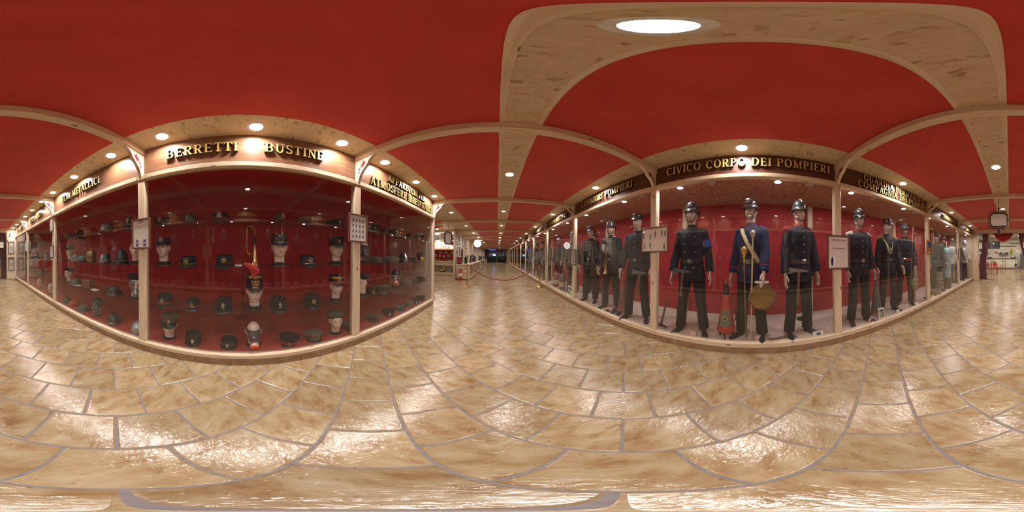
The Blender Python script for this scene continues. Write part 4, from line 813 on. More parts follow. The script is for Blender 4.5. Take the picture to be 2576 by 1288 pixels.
t = thing('breathing_tank', 'round brass breathing tank with top handle on the middle helmet shelf', 'tank', (SX,-2.46,Z2), FL); put('vessel', cached('brass_vessel', lambda m: m.lathe([(.075,0),(.085,.01),(.10,.06),(.10,.15),(.085,.19),(.05,.215),(.03,.22)], 24)), M['copper'], t); put('band', cached('vessel_band', lambda m: m.lathe([(.101,.09),(.104,.092),(.104,.108),(.101,.11)], 24, cap=False)), M['brass'], t); put('handle', cached('vessel_handle', lambda m: m.tube([(-.035,0,.21),(-.035,0,.26),(.035,0,.26),(.035,0,.21)], .007, 8)), M['brass'], t); put('valve', cached('vessel_valve', lambda m: m.lathe([(.012,.21),(.016,.23),(.02,.24),(.02,.25)], 12)), M['brass'], t)
fire_helmet((SX,-2.05,Z2+.03), FL+.3, 'dark blue-black leather helmet with badge beside the brass tank', HG, 'lacquer_grey', None, ('flame','silver'), h=.13); fire_helmet((SX,-1.68,Z2+.03), FL+.3, 'tall black leather helmet on the middle shelf beside the bust at the post', HG, 'lacquer', 'lacquer', None, h=.18)
display_head((SX,-1.40,Z2), FL+.5, 'bare display head half hidden by the post on the middle helmet shelf')
bust(SX,-3.30,Z1, 'display head in a black cap on the lower helmet shelf', beret, FL+.3, hl='round black cap on the bust on the lower helmet shelf', cloth='black_wool', group=HG); steel_helmet((SX,-3.0,Z1), FL+.3, 'grey-green steel helmet on the lower shelf beside the black-capped bust', HG)
t = thing('tin_box', 'square rust-red tin box on the lower helmet shelf', 'box', (SX,-2.57,Z1), FL+.2); put('body', cached('tin', lambda m: m.cbox(-.10,.10,-.08,.08,0,.13,.006)), M['red_dark'], t); put('lid', cached('tinlid', lambda m: m.cbox(-.104,.104,-.084,.084,.128,.155,.006)), M['red_dark'], t)
for y, r in ((-2.84,.3),(-2.28,-.2)): tag(obj('leaflet', MB().add([(-.09,-.05,.0),(.09,-.05,.004),(.09,.05,.012),(-.09,.05,.008),(-.09,-.05,-.002),(.09,-.05,.002),(.09,.05,.010),(-.09,.05,.006)], [(0,1,2,3),(7,6,5,4),(0,4,5,1),(1,5,6,2),(2,6,7,3),(3,7,4,0)]), M['card'], None, (SX+.06,y,Z1+.003), (0,0,FL+r)), 'creased white leaflet lying %s the rust-red tin box' % ('between the steel helmet and' if r > 0 else 'in front of'), 'leaflet')
steel_helmet((SX,-1.85,Z1), FL+.3, 'dark grey steel helmet alone in the middle of the lower helmet shelf', HG, 'lacquer_grey', .13, .028)
display_head((SX,-1.42,Z1), FL+.75, 'display head in black cap and grey gas mask by the post'); gas_mask((SX+.01,-1.42,Z1+.207), FL+.75, 'khaki gas mask with long grey filter can by the post', 'gas masks', 'khaki', 'steel'); beret((SX,-1.42,Z1+HEADTOP+.02), FL+.75, 'black cap above the khaki gas mask by the post', HG, 'black_wool')
steel_helmet((FX,-3.36,DECK), FL+.3, 'dull dark helmet in the far corner of the helmet case floor', HG, 'lacquer_grey'); steel_helmet((FX,-3.05,DECK), FL+.3, 'bright red helmet with white stripe on the case floor', HG, 'red_paint', .13, .012, comb=True); steel_helmet((FX,-2.66,DECK), FL+.3, 'green-grey steel helmet on the case floor between red helmet and masked helmet', HG)
steel_helmet((FX-.03,-2.27,DECK+.205), FL+.4, 'black badge helmet above the hose mask on the case floor', HG, 'lacquer', .14, .012, bdg=('flame','silver')); display_head((FX-.03,-2.27,DECK-.0), FL+.4, 'display head carrying black helmet and hose mask on the case floor', s=.85); gas_mask((FX-.01,-2.27,DECK+.168), FL+.4, 'tan leather breathing mask with a grey corrugated hose', 'gas masks', 'brown_leather', 'copper', 0, False, .9, True)
visor_helmet((FX,-1.83,DECK), FL+.45, 'dark grey visored fire helmet with white label plate on the case floor', HG, 'lacquer_grey'); visor_helmet((FX+.01,-1.33,DECK), FL+.5, 'silver helmet with lime stripe and visor behind the post', HG, 'silver_paint', 'lime')
# leather helmets case and end case, seen edge-on
for k, (y, z) in enumerate(((-4.1,Z2),(-4.6,Z2),(-5.1,Z1),(-5.6,Z2))): fire_helmet((SX,y,z+.03), FL+.5, 'black leather fire helmet in the ELMI CUOIO case', 'leather helmets in the ELMI CUOIO case', 'lacquer', 'lacquer', ('flame','silver'), h=.15)
for k, (y, z) in enumerate(((-4.3,DECK),(-5.3,DECK))): display_head((FX,y,z), FL+.5, 'pale display head on the floor of the ELMI CUOIO case', 'bare heads in the ELMI CUOIO case')
for y, z in ((-6.6,Z2),(-7.3,Z2),(-7.0,Z1)): steel_helmet((SX,y,z), FL+.4, 'steel helmet in the end case beside the tall framed panels', 'helmets in the end case', 'steel_green')

# ================================================================ uniforms on the right (facing -x)
FR = -PI/2
def hatchet(loc, rot, label, L_=.5, s=1.0, mat='steel', head=1.0):
    t = thing('hatchet', label, 'axe', loc, rot=rot, scale=s)
    put('handle', cached('hatchet_handle_%d' % (L_*100), lambda m: m.rings([[(a*math.cos(2*PI*j/10), b*math.sin(2*PI*j/10), z) for j in range(10)] for a, b, z in ((.013,.019,0),(.014,.022,.02),(.011,.016,.08),(.011,.016,L_*.7),(.013,.020,L_-.03),(.013,.020,L_+.02))])), M['wood_dark'], t)
    put('head', cached('hatchet_head', lambda m: m.add([(x*k, y, z) for k in (1,) for x, y, z in [(-.014,-.025,-.022),(.014,-.025,-.022),(.014,-.025,.022),(-.014,-.025,.022),(-.012,.045,-.02),(.012,.045,-.02),(.012,.045,.02),(-.012,.045,.02),(-.0015,.145,-.055),(.0015,.145,-.055),(.0015,.145,.04),(-.0015,.145,.04),(-.012,-.03,-.02),(.012,-.03,-.02),(.012,-.03,.02),(-.012,-.03,.02),(-.003,-.12,-.012),(.003,-.12,-.012),(.003,-.12,.002),(-.003,-.12,.002)]],
        [(0,1,5,4),(1,2,6,5),(2,3,7,6),(3,0,4,7),(4,5,9,8),(5,6,10,9),(6,7,11,10),(7,4,8,11),(8,9,10,11),(12,13,17,16),(13,14,18,17),(14,15,19,18),(15,12,16,19),(16,17,18,19),(0,1,13,12),(1,2,14,13),(2,3,15,14),(3,0,12,15)])), M[mat], t, (0,0,L_), (0,0,0), head); return t
mannequin((2.20,.87,DECK), FR+.12, 'mannequin in black double-breasted tunic with blue armband and grey helmet', 'wide', 'navy', 'black_wool', hat_fire('lacquer_grey', None, ('wreath','silver')), armband='blue', cuffs='leather')
mannequin((2.20,.03,DECK), FR-.35, 'mannequin in bright blue tunic with white sash behind the drum', 'turned', 'blue_wool', 'black_wool', hat_fire('lacquer', None, ('wreath','silver'), h=.135, neck=.01), sash='cord', cuffs='red', epaul=None, piping=None, collar='blue_wool', belt='brown_leather')
mannequin((2.20,-.63,DECK), FR+.25, 'mannequin with red epaulettes, red collar and gilt-crested helmet', 'stand', 'navy', 'black_wool', hat_fire('lacquer_grey', 'gilt', None, neck=.02), collar='red', epaul='red', buttons='single', belt='brown_leather', cuffs=None)
hatchet((2.03,.97,.74), (.08,0,.25), 'grey hatchet tucked in the belt of the blue-armband mannequin', .36, 1.0, 'grey_rubber', .95)
hatchet((2.02,-.56,.66), (.04,0,-.25), 'silver hatchet hanging at the belt of the red-epaulette mannequin', .46, 1.0, 'silver', 1.0)
# spare tunic on a stand behind
t = thing('tunic_on_stand', 'plain black tunic on a stand behind the red-epaulette mannequin', 'tunic', (2.78,-.88,DECK), FR); t.scale = (.93,.95,1.05); put('tunic', figure('stand')['jacket'], M['black_wool'], t); put('stand_pole', cached('tunic_pole', lambda m: m.tube([(0,0,.01),(0,0,.9)], .016, 10)), M['black'], t); put('stand_base', cached('tunic_base', lambda m: m.lathe([(.14,0),(.14,.012),(.03,.02)], 20)), M['black'], t)
# drum, mace, sticks
t = thing('drum', 'old drum with yellowed skin hung before the blue tunic mannequin', 'drum', (1.985,-.105,.80), rot=(0,PI/2,0)); t.rotation_euler = (0, -PI/2+.12, 0)
put('shell', cached('drum_shell', lambda m: m.lathe([(.150,-.13),(.155,-.10),(.155,.06),(.150,.09)], 32)), M['copper'], t, (0,0,-.08)); put('skin', cached('drum_skin', lambda m: m.lathe([(.148,.0),(.150,.006),(.10,.0065),(.01,.0068)], 32)), M['drumskin'], t)
for z in (0,-.20): put('hoop', cached('drum_hoop', lambda m: m.lathe([(.152,-.016),(.164,-.014),(.164,.012),(.152,.014),(.152,-.016)], 32, cap=False)), M['wood_dark'], t, (0,0,z))
for k in range(8): put('tension_rod', cached('drum_rod', lambda m: (m.tube([(.172,0,.012),(.172,0,-.21)], .0045, 6), m.box(.158,.178,-.008,.008,-.006,.014))), M['steel'], t, (0,0,0), (0,0,k*PI/4+.2))
t = thing('drum_major_mace', 'tall mace with gilt ball head held before the blue tunic', 'mace', (2.02,.09,DECK), rot=(-.02,-.03,0)); put('staff', cached('mace_staff', lambda m: m.tube([(0,0,0),(0,0,1.12)], [.008,.013], 10)), M['wood_dark'], t); put('ball_head', cached('mace_head', lambda m: m.lathe([(.010,1.08),(.016,1.10),(.014,1.14),(.030,1.19),(.042,1.215),(.047,1.24),(.042,1.265),(.020,1.285),(.006,1.292)], 20)), M['gilt'], t); put('ferrule', cached('mace_ferrule', lambda m: m.tube([(0,0,0),(0,0,.08)], .0105, 10)), M['gilt'], t)
t = thing('ceremonial_staff', 'thin pale staff with a silver knob before the white sash', 'staff', (2.02,.035,DECK+.0), rot=(.02,-.04,0)); put('staff', cached('cer_staff', lambda m: m.tube([(0,0,0),(0,0,1.40)], [.007,.011], 10)), M['cord'], t); put('knob', cached('cer_knob', lambda m: (m.ball((0,0,1.44), .040, .040, .044, 14, 9), m.lathe([(.012,1.38),(.024,1.40),(.02,1.41)], 12))), M['silver'], t)
tag(obj('notice_card', MB().cbox(-.003,.003,-.085,.085,0,.035,.002), M['card'], None, (1.985,-.10,.968), (0,-.3,0)), 'white caption card resting on top of the drum', 'card')
# conical extinguisher
def cone_ext(loc, label, mat='red_paint', top='rubber', s=1.0, lab=True, legs=True, group=None):
    t = thing('cone_extinguisher', label, 'extinguisher', loc, FR, group, scale=s)
    put('body', cached('cone_body', lambda m: m.lathe([(.06,.105),(.105,.11),(.112,.125),(.110,.15),(.045,.60),(.038,.62)], 28)), M[mat], t); put('rim', cached('cone_rim', lambda m: m.lathe([(.111,.135),(.116,.14),(.116,.152),(.109,.158)], 28, cap=False)), M[mat], t)
    put('cap', cached('cone_cap', lambda m: m.lathe([(.040,.615),(.042,.63),(.026,.735),(.016,.75)], 20)), M[top], t); put('striker', cached('cone_striker', lambda m: m.lathe([(.012,.745),(.016,.76),(.010,.775),(.010,.80),(.004,.815)], 12)), M['copper'], t)
    put('handle', cached('cone_handle', lambda m: m.tube([(.070,0,.40),(.115,0,.42),(.125,0,.36),(.120,0,.27),(.095,0,.26)], [.008,.010,.011,.010,.008], 8)), M['leather'], t)
    if legs:
        for k in range(3): put('leg', cached('cone_leg', lambda m: m.tube([(.06,0,.108),(.105,0,.085),(.09,0,.045),(.098,0,.008),(.115,0,.004)], [.013,.012,.009,.010,.009], 8)), M['black'], t, (0,0,0), (0,0,PI/6+k*2*PI/3))
    if lab:
        put('instruction_label', cached('cone_label', lambda m: m.rings([[(rr*math.sin(a), -rr*math.cos(a), z) for a in [math.radians(-42*q+84*q*k/10) for k in range(11)]] for z, rr, q in ((.20,.1045,1),(.22,.101,1.1),(.36,.0800,1.1),(.43,.0695,.9),(.455,.0655,.55))], cap=False, closed=False)), pm('olive_label', (.16,.155,.10), (.13,.125,.08), 30, .5), t)
        for z, r_, mt in ((.31,.026,'yellow'),(.31,.019,'black')): put('warning_ring', cached('warn_%d' % (r_*1000), lambda m: m.lathe([(r_,0),(r_,.001 if r_ > .02 else .002)], 20)), M[mt], t, (0,-.0895,z), (PI/2-.15,0,0))
        for z, hh in ((.225,.02),(.40,.03)): put('printed_line', cached('pl_%d' % (z*1000), lambda m: m.rings([[((.1135-.157*(zz-.125))*math.sin(a)*1.015, -(.1135-.157*(zz-.125))*math.cos(a)*1.015, zz) for a in [math.radians(-26+52*k/6) for k in range(7)]] for zz in (z, z+hh)], cap=False, closed=False)), M['yellow' if z < .3 else 'red_dark'], t)
    return t
cone_ext((2.14,.36,DECK), 'orange-red cone extinguisher on three iron legs with printed label', 'red_paint', s=1.06)
hatchet((2.09,1.12,DECK+.01), (.20,.0,FR-.2), 'old long-handled axe leaning with its head on the floor by the post', .42, 1.0, 'brown_leather')
bpy.data.objects['hatchet.002'].rotation_euler = (PI-.22, 0, PI+.1); bpy.data.objects['hatchet.002'].location = (2.10,1.235,DECK+.47)
hatchet((2.035,-.20,DECK+.025), (PI/2, 0, FR+.35-PI/2), 'heavy axe lying on the deck before the red-epaulette mannequin', .33, 1.0, 'steel'); bpy.data.objects['hatchet.003'].rotation_euler = (PI/2, PI/2, .3)
def textmesh(name, s, size, mat, parent, loc, rot, ext=.0008):
    c = bpy.data.curves.new(name, 'FONT'); c.body = s; c.size = size; c.extrude = ext; c.align_x = 'CENTER'; c.align_y = 'CENTER'; c.resolution_u = 2
    o = bpy.data.objects.new('tmp', c); COL.objects.link(o); dg = bpy.context.evaluated_depsgraph_get(); me = bpy.data.meshes.new_from_object(o.evaluated_get(dg)); bpy.data.objects.remove(o); me.materials.clear()
    return put(name, me, mat, parent, loc, rot)
def number_card(x, y, s, label, mat='pink_card', w_=.045, h=.075, yaw=0):
    t = thing('number_card', label, 'card', (x, y, DECK), FR+yaw)
    put('card', cached('num_card_%d' % (w_*1000), lambda m: (m.prism([(-w_,0),(w_,0),(w_,h),(-w_,h)], -.002, .0))), M[mat], t, (0,0,.0), (-.35,0,0)); put('back_fold', cached('num_back_%d' % (w_*1000), lambda m: m.prism([(-w_,0),(w_,0),(w_,h),(-w_,h)], .0, .002)), M[mat], t, (0,.045,0), (.30,0,0))
    if s: textmesh('number', s, h*.62, M['card'], t, (0,-.0035+.0*h,h*.48), (PI/2-.35,0,0)); t.children[-1].location = (0, .35*h*.48-.003, h*.46)
    return t
number_card(2.055,.80,'38','pink card numbered 38 before the blue-armband mannequin'); number_card(2.055,-.065,'11','pink card numbered 11 before the drum'); number_card(2.05,-1.80,'18','pink card numbered 18 before the booted guard mannequin')
for x, y, lb in ((2.06,-.86,'white caption card before the red-epaulette mannequin'),(2.06,-2.55,'white caption card beside the framed picture in the guard case'),(2.06,-3.2,'white caption card before the rope carrier mannequin'),(2.04,-4.0,'white caption card in the corner of the brentatori case'),(2.04,-5.0,'white caption card before the pale blue cylinder')): number_card(x, y, '', lb, 'card', .075, .055)
for x, y, lb in ((2.04,2.62,'pink card before the bugle in the zappatori case'),(2.03,4.6,'pink card beside the small photo board'),(2.03,5.35,'pink card before the grey cylinder'),(2.03,6.15,'pink card before the red cylinder')): number_card(x, y, '', lb, 'pink_card', .03, .09)
# zappatori case
mannequin((2.20,1.90,DECK), FR+.35, 'mannequin in open dark jacket with goggled leather cap beside the post', 'wide', 'navy', 'black_wool', hat_kepi('lacquer', None, None), buttons='single', belt='leather', piping=None)
mannequin((2.30,2.74,DECK), FR+.45, 'mannequin in dark coat with broad helmet behind the bugle', 'stand', 'navy', 'black_wool', hat_fire('lacquer_grey', 'lacquer', ('flame','silver'), neck=.07), buttons='single', belt='leather', boots=True)
mannequin((2.25,3.50,DECK), FR+.5, 'mannequin in black high-collared tunic and kepi in the zappatori case', 'stand', 'black_wool', 'black_wool', hat_kepi(), buttons='double', belt='leather')
hatchet((2.02,1.74,.60), (.1,0,.3), 'hatchet in the belt of the goggled mannequin', .44, 1.0, 'steel', .95)
t = thing('bugle', 'brass bugle on a black stand before the broad-helmet mannequin', 'bugle', (2.06,2.62,DECK), FR); put('stand_pole', cached('bstand', lambda m: m.tube([(0,0,.01),(0,0,.80)], .009, 8)), M['black'], t); put('stand_foot', cached('bfoot', lambda m: m.lathe([(.10,0),(.10,.008),(.02,.018)], 18)), M['black'], t); put('bell', CACHE['bugle_bell'], M['brass'], t, (0,0,.80)); put('tube', CACHE['bugle_tube'], M['brass'], t, (0,0,.80))
cone_ext((2.13,2.18,DECK), 'faded red and white cone extinguisher lettered RO', 'red_dark', 'red_dark', 1.0, False, False); tt = bpy.data.objects['cone_extinguisher.001']; textmesh('lettering', 'RO', .07, M['rubber'], tt, (0,-.090,.30), (PI/2-.16,0,0), .002)
put('white_band', cached('cone_band', lambda m: m.lathe([(.0955,.235),(.0965,.236),(.073,.39),(.0725,.39)], 28, cap=False)), M['steel_grey'], tt); put('bent_spout', cached('cone_spout', lambda m: m.tube([(0,0,.80),(0,0,.84),(-.03,0,.85),(-.09,0,.85)], .009, 8)), M['steel'], tt)
t = thing('hand_pump', 'slim corroded metal hand pump beside the RO extinguisher', 'pump', (2.16,2.03,DECK), FR); put('barrel', cached('pump_b', lambda m: m.tube([(0,0,.0),(0,0,.40)], .027, 12)), M['copper'], t); put('rod', cached('pump_r', lambda m: m.tube([(0,0,.40),(0,0,.52)], .008, 8)), M['steel'], t); put('grip', cached('pump_g', lambda m: m.tube([(-.03,0,.52),(.03,0,.52)], .010, 8)), M['brown_leather'], t); put('collar', cached('pump_c', lambda m: m.lathe([(.034,.10),(.034,.12)], 12)), M['copper'], t)
t = thing('work_shoes', 'pair of old dark shoes on the deck in the zappatori case', 'shoes', (2.20,2.42,DECK), FR+.5)
for sg in (1,-1): put('shoe', CACHE.get('shoe') or cached('shoe', shoe, 50), M['brown_leather'], t, (sg*.06,0,0))
# guard case
mannequin((2.20,-1.66,DECK), FR-.10, 'mannequin with white fringed epaulettes, silver-crested helmet and tall boots', 'stand', 'navy', 'black_wool', hat_fire('lacquer', 'silver', None, neck=.02), collar='red', epaul='white_cloth', boots=True, buttons='single', belt='leather')
mannequin((2.28,-2.46,DECK), FR-.3, 'mannequin with gold epaulettes and cord aiguillette in the guard case', 'turned', 'navy', 'black_wool', hat_kepi('lacquer', None, ('flame','silver')), epaul='gilt', aigu=True, buttons='single', belt='leather')
mannequin((2.32,-3.10,DECK), FR-.9, 'mannequin in round felt hat with rope and canvas bag in the guard case', 'stand', 'navy', 'black_wool', hat_fire('black_wool', None, None, h=.13, neck=.03), cuffs='red', belt='red', buttons='double')
cone_ext((2.30,-2.15,DECK), 'grey rusted cone extinguisher behind the framed picture', 'grey_rubber', 'grey_rubber', .95, False)
def rope_coil(loc, label, r=.075, h=.25, mat='rope'):
    t = thing('rope_coil', label, 'rope', loc, FR)
    put('coil', cached('coil_%d_%d' % (r*1000, h*1000), lambda m: m.tube([((r+.010*math.sin(k*.37))*math.cos(k*.5), (r+.010*math.cos(k*.23))*math.sin(k*.5), .012+h*abs(((k/130) % 2)-1)) for k in range(390)], .010, 5)), M[mat], t); put('binding', cached('coil_b%d' % (h*1000), lambda m: m.lathe([(r+.02,h*.40),(r+.026,h*.42),(r+.026,h*.60),(r+.02,h*.62)], 16, cap=False)), M[mat], t); return t
t = thing('pike_stand', 'wooden post carrying the hanging rope in the guard case', 'post', (2.12,-3.22,DECK), FR); put('post', cached('rope_post', lambda m: m.tube([(0,0,0),(0,0,.62)], .02, 8)), M['wood_pole'], t); rope_coil((2.12,-3.22,DECK+.36), 'coiled hemp rope hung on a short wooden post', .07, .26)
t = thing('canvas_bag', 'pale canvas bucket bag at the hip of the felt hat mannequin', 'bag', (2.28,-3.42,DECK+.55), FR); put('bag_body', cached('bag_body', lambda m: m.rings([[(a*math.cos(2*PI*j/18)*(1+.12*math.sin(3*2*PI*j/18)), b*math.sin(2*PI*j/18)*(1+.1*math.cos(2*2*PI*j/18)), z) for j in range(18)] for a, b, z in ((.03,.03,.40),(.06,.05,.32),(.10,.08,.22),(.13,.10,.10),(.14,.10,.03),(.10,.08,.0))]), 60), M['canvas'], t); put('cord', cached('bag_cord', lambda m: m.tube([(-.03,0,.38),(-.01,0,.50),(.02,0,.50),(.03,0,.38)], .006, 6)), M['rope'], t)
t = thing('long_pole', 'slim wooden pole held upright by the felt hat mannequin', 'pole', (2.08,-2.95,DECK), rot=(.09,.0,0)); put('shaft', cached('pole_shaft', lambda m: m.tube([(0,0,0),(0,0,1.75)], .011, 8)), M['wood_dark'], t); put('tip', cached('pole_tip', lambda m: m.tube([(0,0,1.75),(0,0,1.86)], [.013,.003], 8)), M['steel'], t)
t = thing('framed_picture', 'small white-framed picture standing on the deck before the guard mannequins', 'picture', (2.06,-2.06,DECK+.004), rot=(0,0,FR)); 
for nm, b, mt in (('frame',(-.075,.075,-.008,.008,0,.20),'card'),('photo',(-.055,.055,-.011,-.006,.025,.175),'steel_grey'),('flame_print',(-.035,.0,-.0125,-.010,.05,.12),'yellow'),('backboard',(-.01,.01,.008,.06,0,.01),'wood_dark')): put(nm, MB().cbox(*b, .001).mesh(nm, 0), M[mt], t, (0,0,0), (-.15,0,0))
# brentatori case
mannequin((2.30,-4.85,DECK), FR-.75, 'mannequin in grey-green coat and visored cap behind glass near the blue cylinder', 'turned', 'greygreen', 'greygreen', hat_kepi('dgreen', None, ('flame','silver')), buttons='single', belt='leather')
mannequin((2.52,-5.88,DECK), FR-.6, 'mannequin in dark coat and silver-edged helmet behind the pale blue cylinder', 'stand', 'navy', 'black_wool', hat_fire('lacquer_grey', 'lacquer_grey', ('flame','silver')), buttons='double', btn='gilt')
mannequin((2.45,-6.55,DECK), FR-.5, 'mannequin in off-white jacket in the end case', 'stand', 'white_cloth', 'canvas', hat_kepi('khaki', None, None), buttons='single', belt=None)
mannequin((2.35,-7.3,DECK), FR-.5, 'mannequin in grey coat beside the white-plumed one in the end case', 'turned', 'greygreen', 'greygreen', hat_fire('lacquer_grey', 'silver', None), buttons='single')
mannequin((2.25,-8.0,DECK), FR-.6, 'mannequin in pale shirt and silver crested helmet nearest the fan', 'turned', 'white_cloth', 'blue_wool', hat_fire('silver_paint', 'silver', None), buttons='single', belt=None)
t = thing('gas_cylinder', 'pale blue domed cylinder with valve cap in the brentatori case', 'cylinder', (2.20,-5.42,DECK), FR); put('vessel', cached('blue_vessel', lambda m: m.lathe([(.15,.40),(.155,.42),(.155,1.30),(.145,1.38),(.10,1.45),(.03,1.47)], 24)), M['light_blue'], t); put('band', cached('blue_band', lambda m: m.lathe([(.156,1.24),(.16,1.245),(.16,1.265),(.156,1.27)], 24, cap=False)), M['steel'], t); put('stand', cached('blue_stand', lambda m: m.lathe([(.16,0),(.16,.40)], 24)), M['wood_dark'], t); put('crook', cached('blue_crook', lambda m: m.tube([(0,0,1.46),(0,0,1.62),(.03,0,1.68),(.08,0,1.68),(.10,0,1.63)], .014, 8)), M['card'], t)
rope_coil((2.15,-4.35,DECK), 'pile of grey hemp rope on the deck in the brentatori case', .17, .12, 'rope')
t = thing('standpipe_post', 'dark iron standpipe with lamp head by the post of the brentatori case', 'standpipe', (2.14,-3.85,DECK), FR); put('pipe', cached('spipe', lambda m: m.tube([(0,0,.0),(0,0,1.9)], .028, 10)), M['black'], t); put('lamp_head', cached('slamp', lambda m: m.lathe([(.03,1.78),(.06,1.82),(.06,1.92),(.03,1.98),(.012,2.12)], 14)), M['lacquer_grey'], t); put('foot', cached('sfoot', lambda m: m.lathe([(.10,0),(.10,.02),(.04,.04)], 16)), M['black'], t)
t = thing('canvas_hose', 'folded canvas hose and buckets heaped beside the grey-green mannequin', 'hose', (2.16,-4.68,DECK), FR); put('hose', cached('hose_h', lambda m: m.tube([((.12+.03*math.sin(k*.19))*math.cos(k*.5)*(1-.0012*k), (.11+.03*math.cos(k*.13))*math.sin(k*.5)*(1-.0012*k), .02+.0029*k) for k in range(220)], .024, 7, fl=.8)), M['canvas'], t); put('nozzle', cached('hose_n', lambda m: m.tube([(.05,-.08,.62),(.09,-.12,.80)], [.02,.012], 10)), M['copper'], t)
# municipal case
def cylinder(loc, label, mat, band):
    t = thing('extinguisher_cylinder', label, 'extinguisher', loc, FR); put('vessel', cached('ext_vessel', lambda m: m.lathe([(.10,0),(.105,.02),(.105,.44),(.085,.50),(.04,.54),(.025,.56)], 24)), M[mat], t); put('paper_band', cached('ext_band', lambda m: m.lathe([(.1055,.12),(.107,.125),(.107,.27),(.1055,.275)], 24, cap=False)), M[band], t); put('valve', cached('ext_valve', lambda m: (m.lathe([(.02,.55),(.024,.59),(.012,.61)], 12), m.tube([(-.05,0,.60),(.05,0,.61)], .010, 8))), M['copper'], t); return t
cylinder((2.18,5.75,DECK), 'red extinguisher cylinder with yellow band in the municipal case', 'red_dark', 'cord'); cylinder((2.18,5.15,DECK), 'grey extinguisher cylinder with yellow band in the municipal case', 'grey_rubber', 'cord')
t = thing('photo_board', 'white board with four small photos standing at the post of the municipal case', 'board', (2.03,4.22,DECK+.004), FR); put('board', cached('pboard', lambda m: m.prism([(-.14,0),(.14,0),(.14,.30),(-.14,.30)], -.006, .006)), M['card'], t)
for k, (x, z) in enumerate(((-.065,.21),(.065,.21),(-.065,.09),(.065,.09))): put('photo', cached('pphoto', lambda m: m.prism([(-.045,-.04),(.045,-.04),(.045,.04),(-.045,.04)], -.009, -.006)), M['lime' if k == 3 else 'lacquer_grey'], t, (x,0,z))
mannequin((2.35,4.72,DECK), FR+.6, 'mannequin in olive coat with round helmet beside the small photo board', 'stand', 'olive', 'olive', hat_fire('leather', None, None, neck=.02), buttons='double'); mannequin((2.82,4.22,DECK), FR+.6, 'mannequin in dark helmet half hidden by the zappatori post', 'stand', 'dgreen', 'black_wool', hat_fire('lacquer', None, None), buttons='single', belt=None); mannequin((2.45,6.12,DECK), FR+.6, 'mannequin in dark green tunic and kepi with white piping', 'turned', 'dgreen', 'black_wool', hat_kepi('dgreen', 'card', None), buttons='single')
for k, (y, c_) in enumerate(((7.4,'olive'),(8.4,'navy'),(9.7,'black_wool'),(11.2,'greygreen'),(12.6,'navy'),(14.2,'black_wool'),(16.0,'olive'))):
    mannequin((2.35,y,DECK), FR+.5, 'uniformed mannequin in one of the far cases beyond the rope barrier', ('stand','turned','wide')[k % 3], c_, 'black_wool', hat_kepi() if k % 2 else hat_fire(), group='mannequins in the far cases')

# ================================================================ framed sheets on the posts
def framed(side, y0, y1, z0, z1, label, fm='frame', pmat=None, w_=.018, x=None, marks=(), group=None):
    s = -1 if side == 'L' else 1; X = (XL+.005 if s < 0 else XR-.005) if x is None else x
    t = thing('framed_sheet', label, 'frame', (X, (y0+y1)/2, z0), 0, group); hw, h = abs(y1-y0)/2, z1-z0; o = -s                 # o: towards the hall
    def bx(n, a, b, c, d, e, f, mat): 
        p, q = sorted((o*a, o*b)); return put(n, MB().cbox(p, q, c, d, e, f, .002).mesh(n, 0), mat, t)
    bx('frame_bar', 0, .026, -hw, -hw+w_, 0, h, M[fm]); bx('frame_bar', 0, .026, hw-w_, hw, 0, h, M[fm]); bx('frame_bar', 0, .026, -hw+w_, hw-w_, 0, w_, M[fm]); bx('frame_bar', 0, .026, -hw+w_, hw-w_, h-w_, h, M[fm])
    p = bx('printed_sheet', .004, .012, -hw+w_, hw-w_, w_, h-w_, pmat or paper)
    for n, poly, mt in marks:                                    # small printed pictures, in frame units
        put(n, MB().prism([(a*hw, b*h) for a, b in poly], -.0008, .0008).mesh(n, 0), mt, t, (o*.0130, 0, 0), (0,0,PI/2 if o > 0 else -PI/2))
    return t
ink = pm('print_ink', (.10,.09,.09), (.15,.13,.13), 40, .6); purple = pm('purple_ink', (.10,.07,.20), (.14,.10,.25), 40, .6); sepia = pm('sepia_ink', (.30,.24,.18), (.36,.30,.22), 40, .6)
def cap_fig(cx, cz, k=.13): return [(cx-k*1.3,cz-.03),(cx-k,cz+.01),(cx-k*1.1,cz+.05),(cx+k*1.1,cz+.06),(cx+k*.9,cz+.0),(cx+k*1.7,cz-.025)]
def man_fig(cx, cz, k=.09, h=.14): return [(cx-k*.5,cz-h),(cx-k*.9,cz+h*.3),(cx-k*.4,cz+h*.55),(cx-k*.3,cz+h),(cx+k*.3,cz+h),(cx+k*.4,cz+h*.55),(cx+k*.9,cz+h*.3),(cx+k*.5,cz-h)]
crest = [(-.45,.88),(-.2,.93),(0,.95),(.2,.93),(.45,.88),(.2,.86),(0,.84),(-.2,.86)]
framed('L', -1.246, -.98, 1.346, 1.709, 'brown-framed paper with four drawn caps on the post between helmets and caps', marks=[('cap_drawing', cap_fig(a, b), purple) for a, b in ((-.4,.24),(.4,.24),(-.4,.11),(.4,.11))]+[('crest_print', crest, sepia)], pmat=paper_mat('crested_paper', lines=22, top=.2))
framed('L', 1.21, 1.523, 1.438, 1.802, 'brown-framed chart of small drawings on the post beside BUSTINE', pmat=paper_mat('chart_paper', (.66,.62,.58), (.4,.38,.38), 10, .14, .08, .45), marks=[('figure_drawing', man_fig(-.55+.36*a, .2+.19*b, .09, .06), ink) for a in range(4) for b in range(4)])
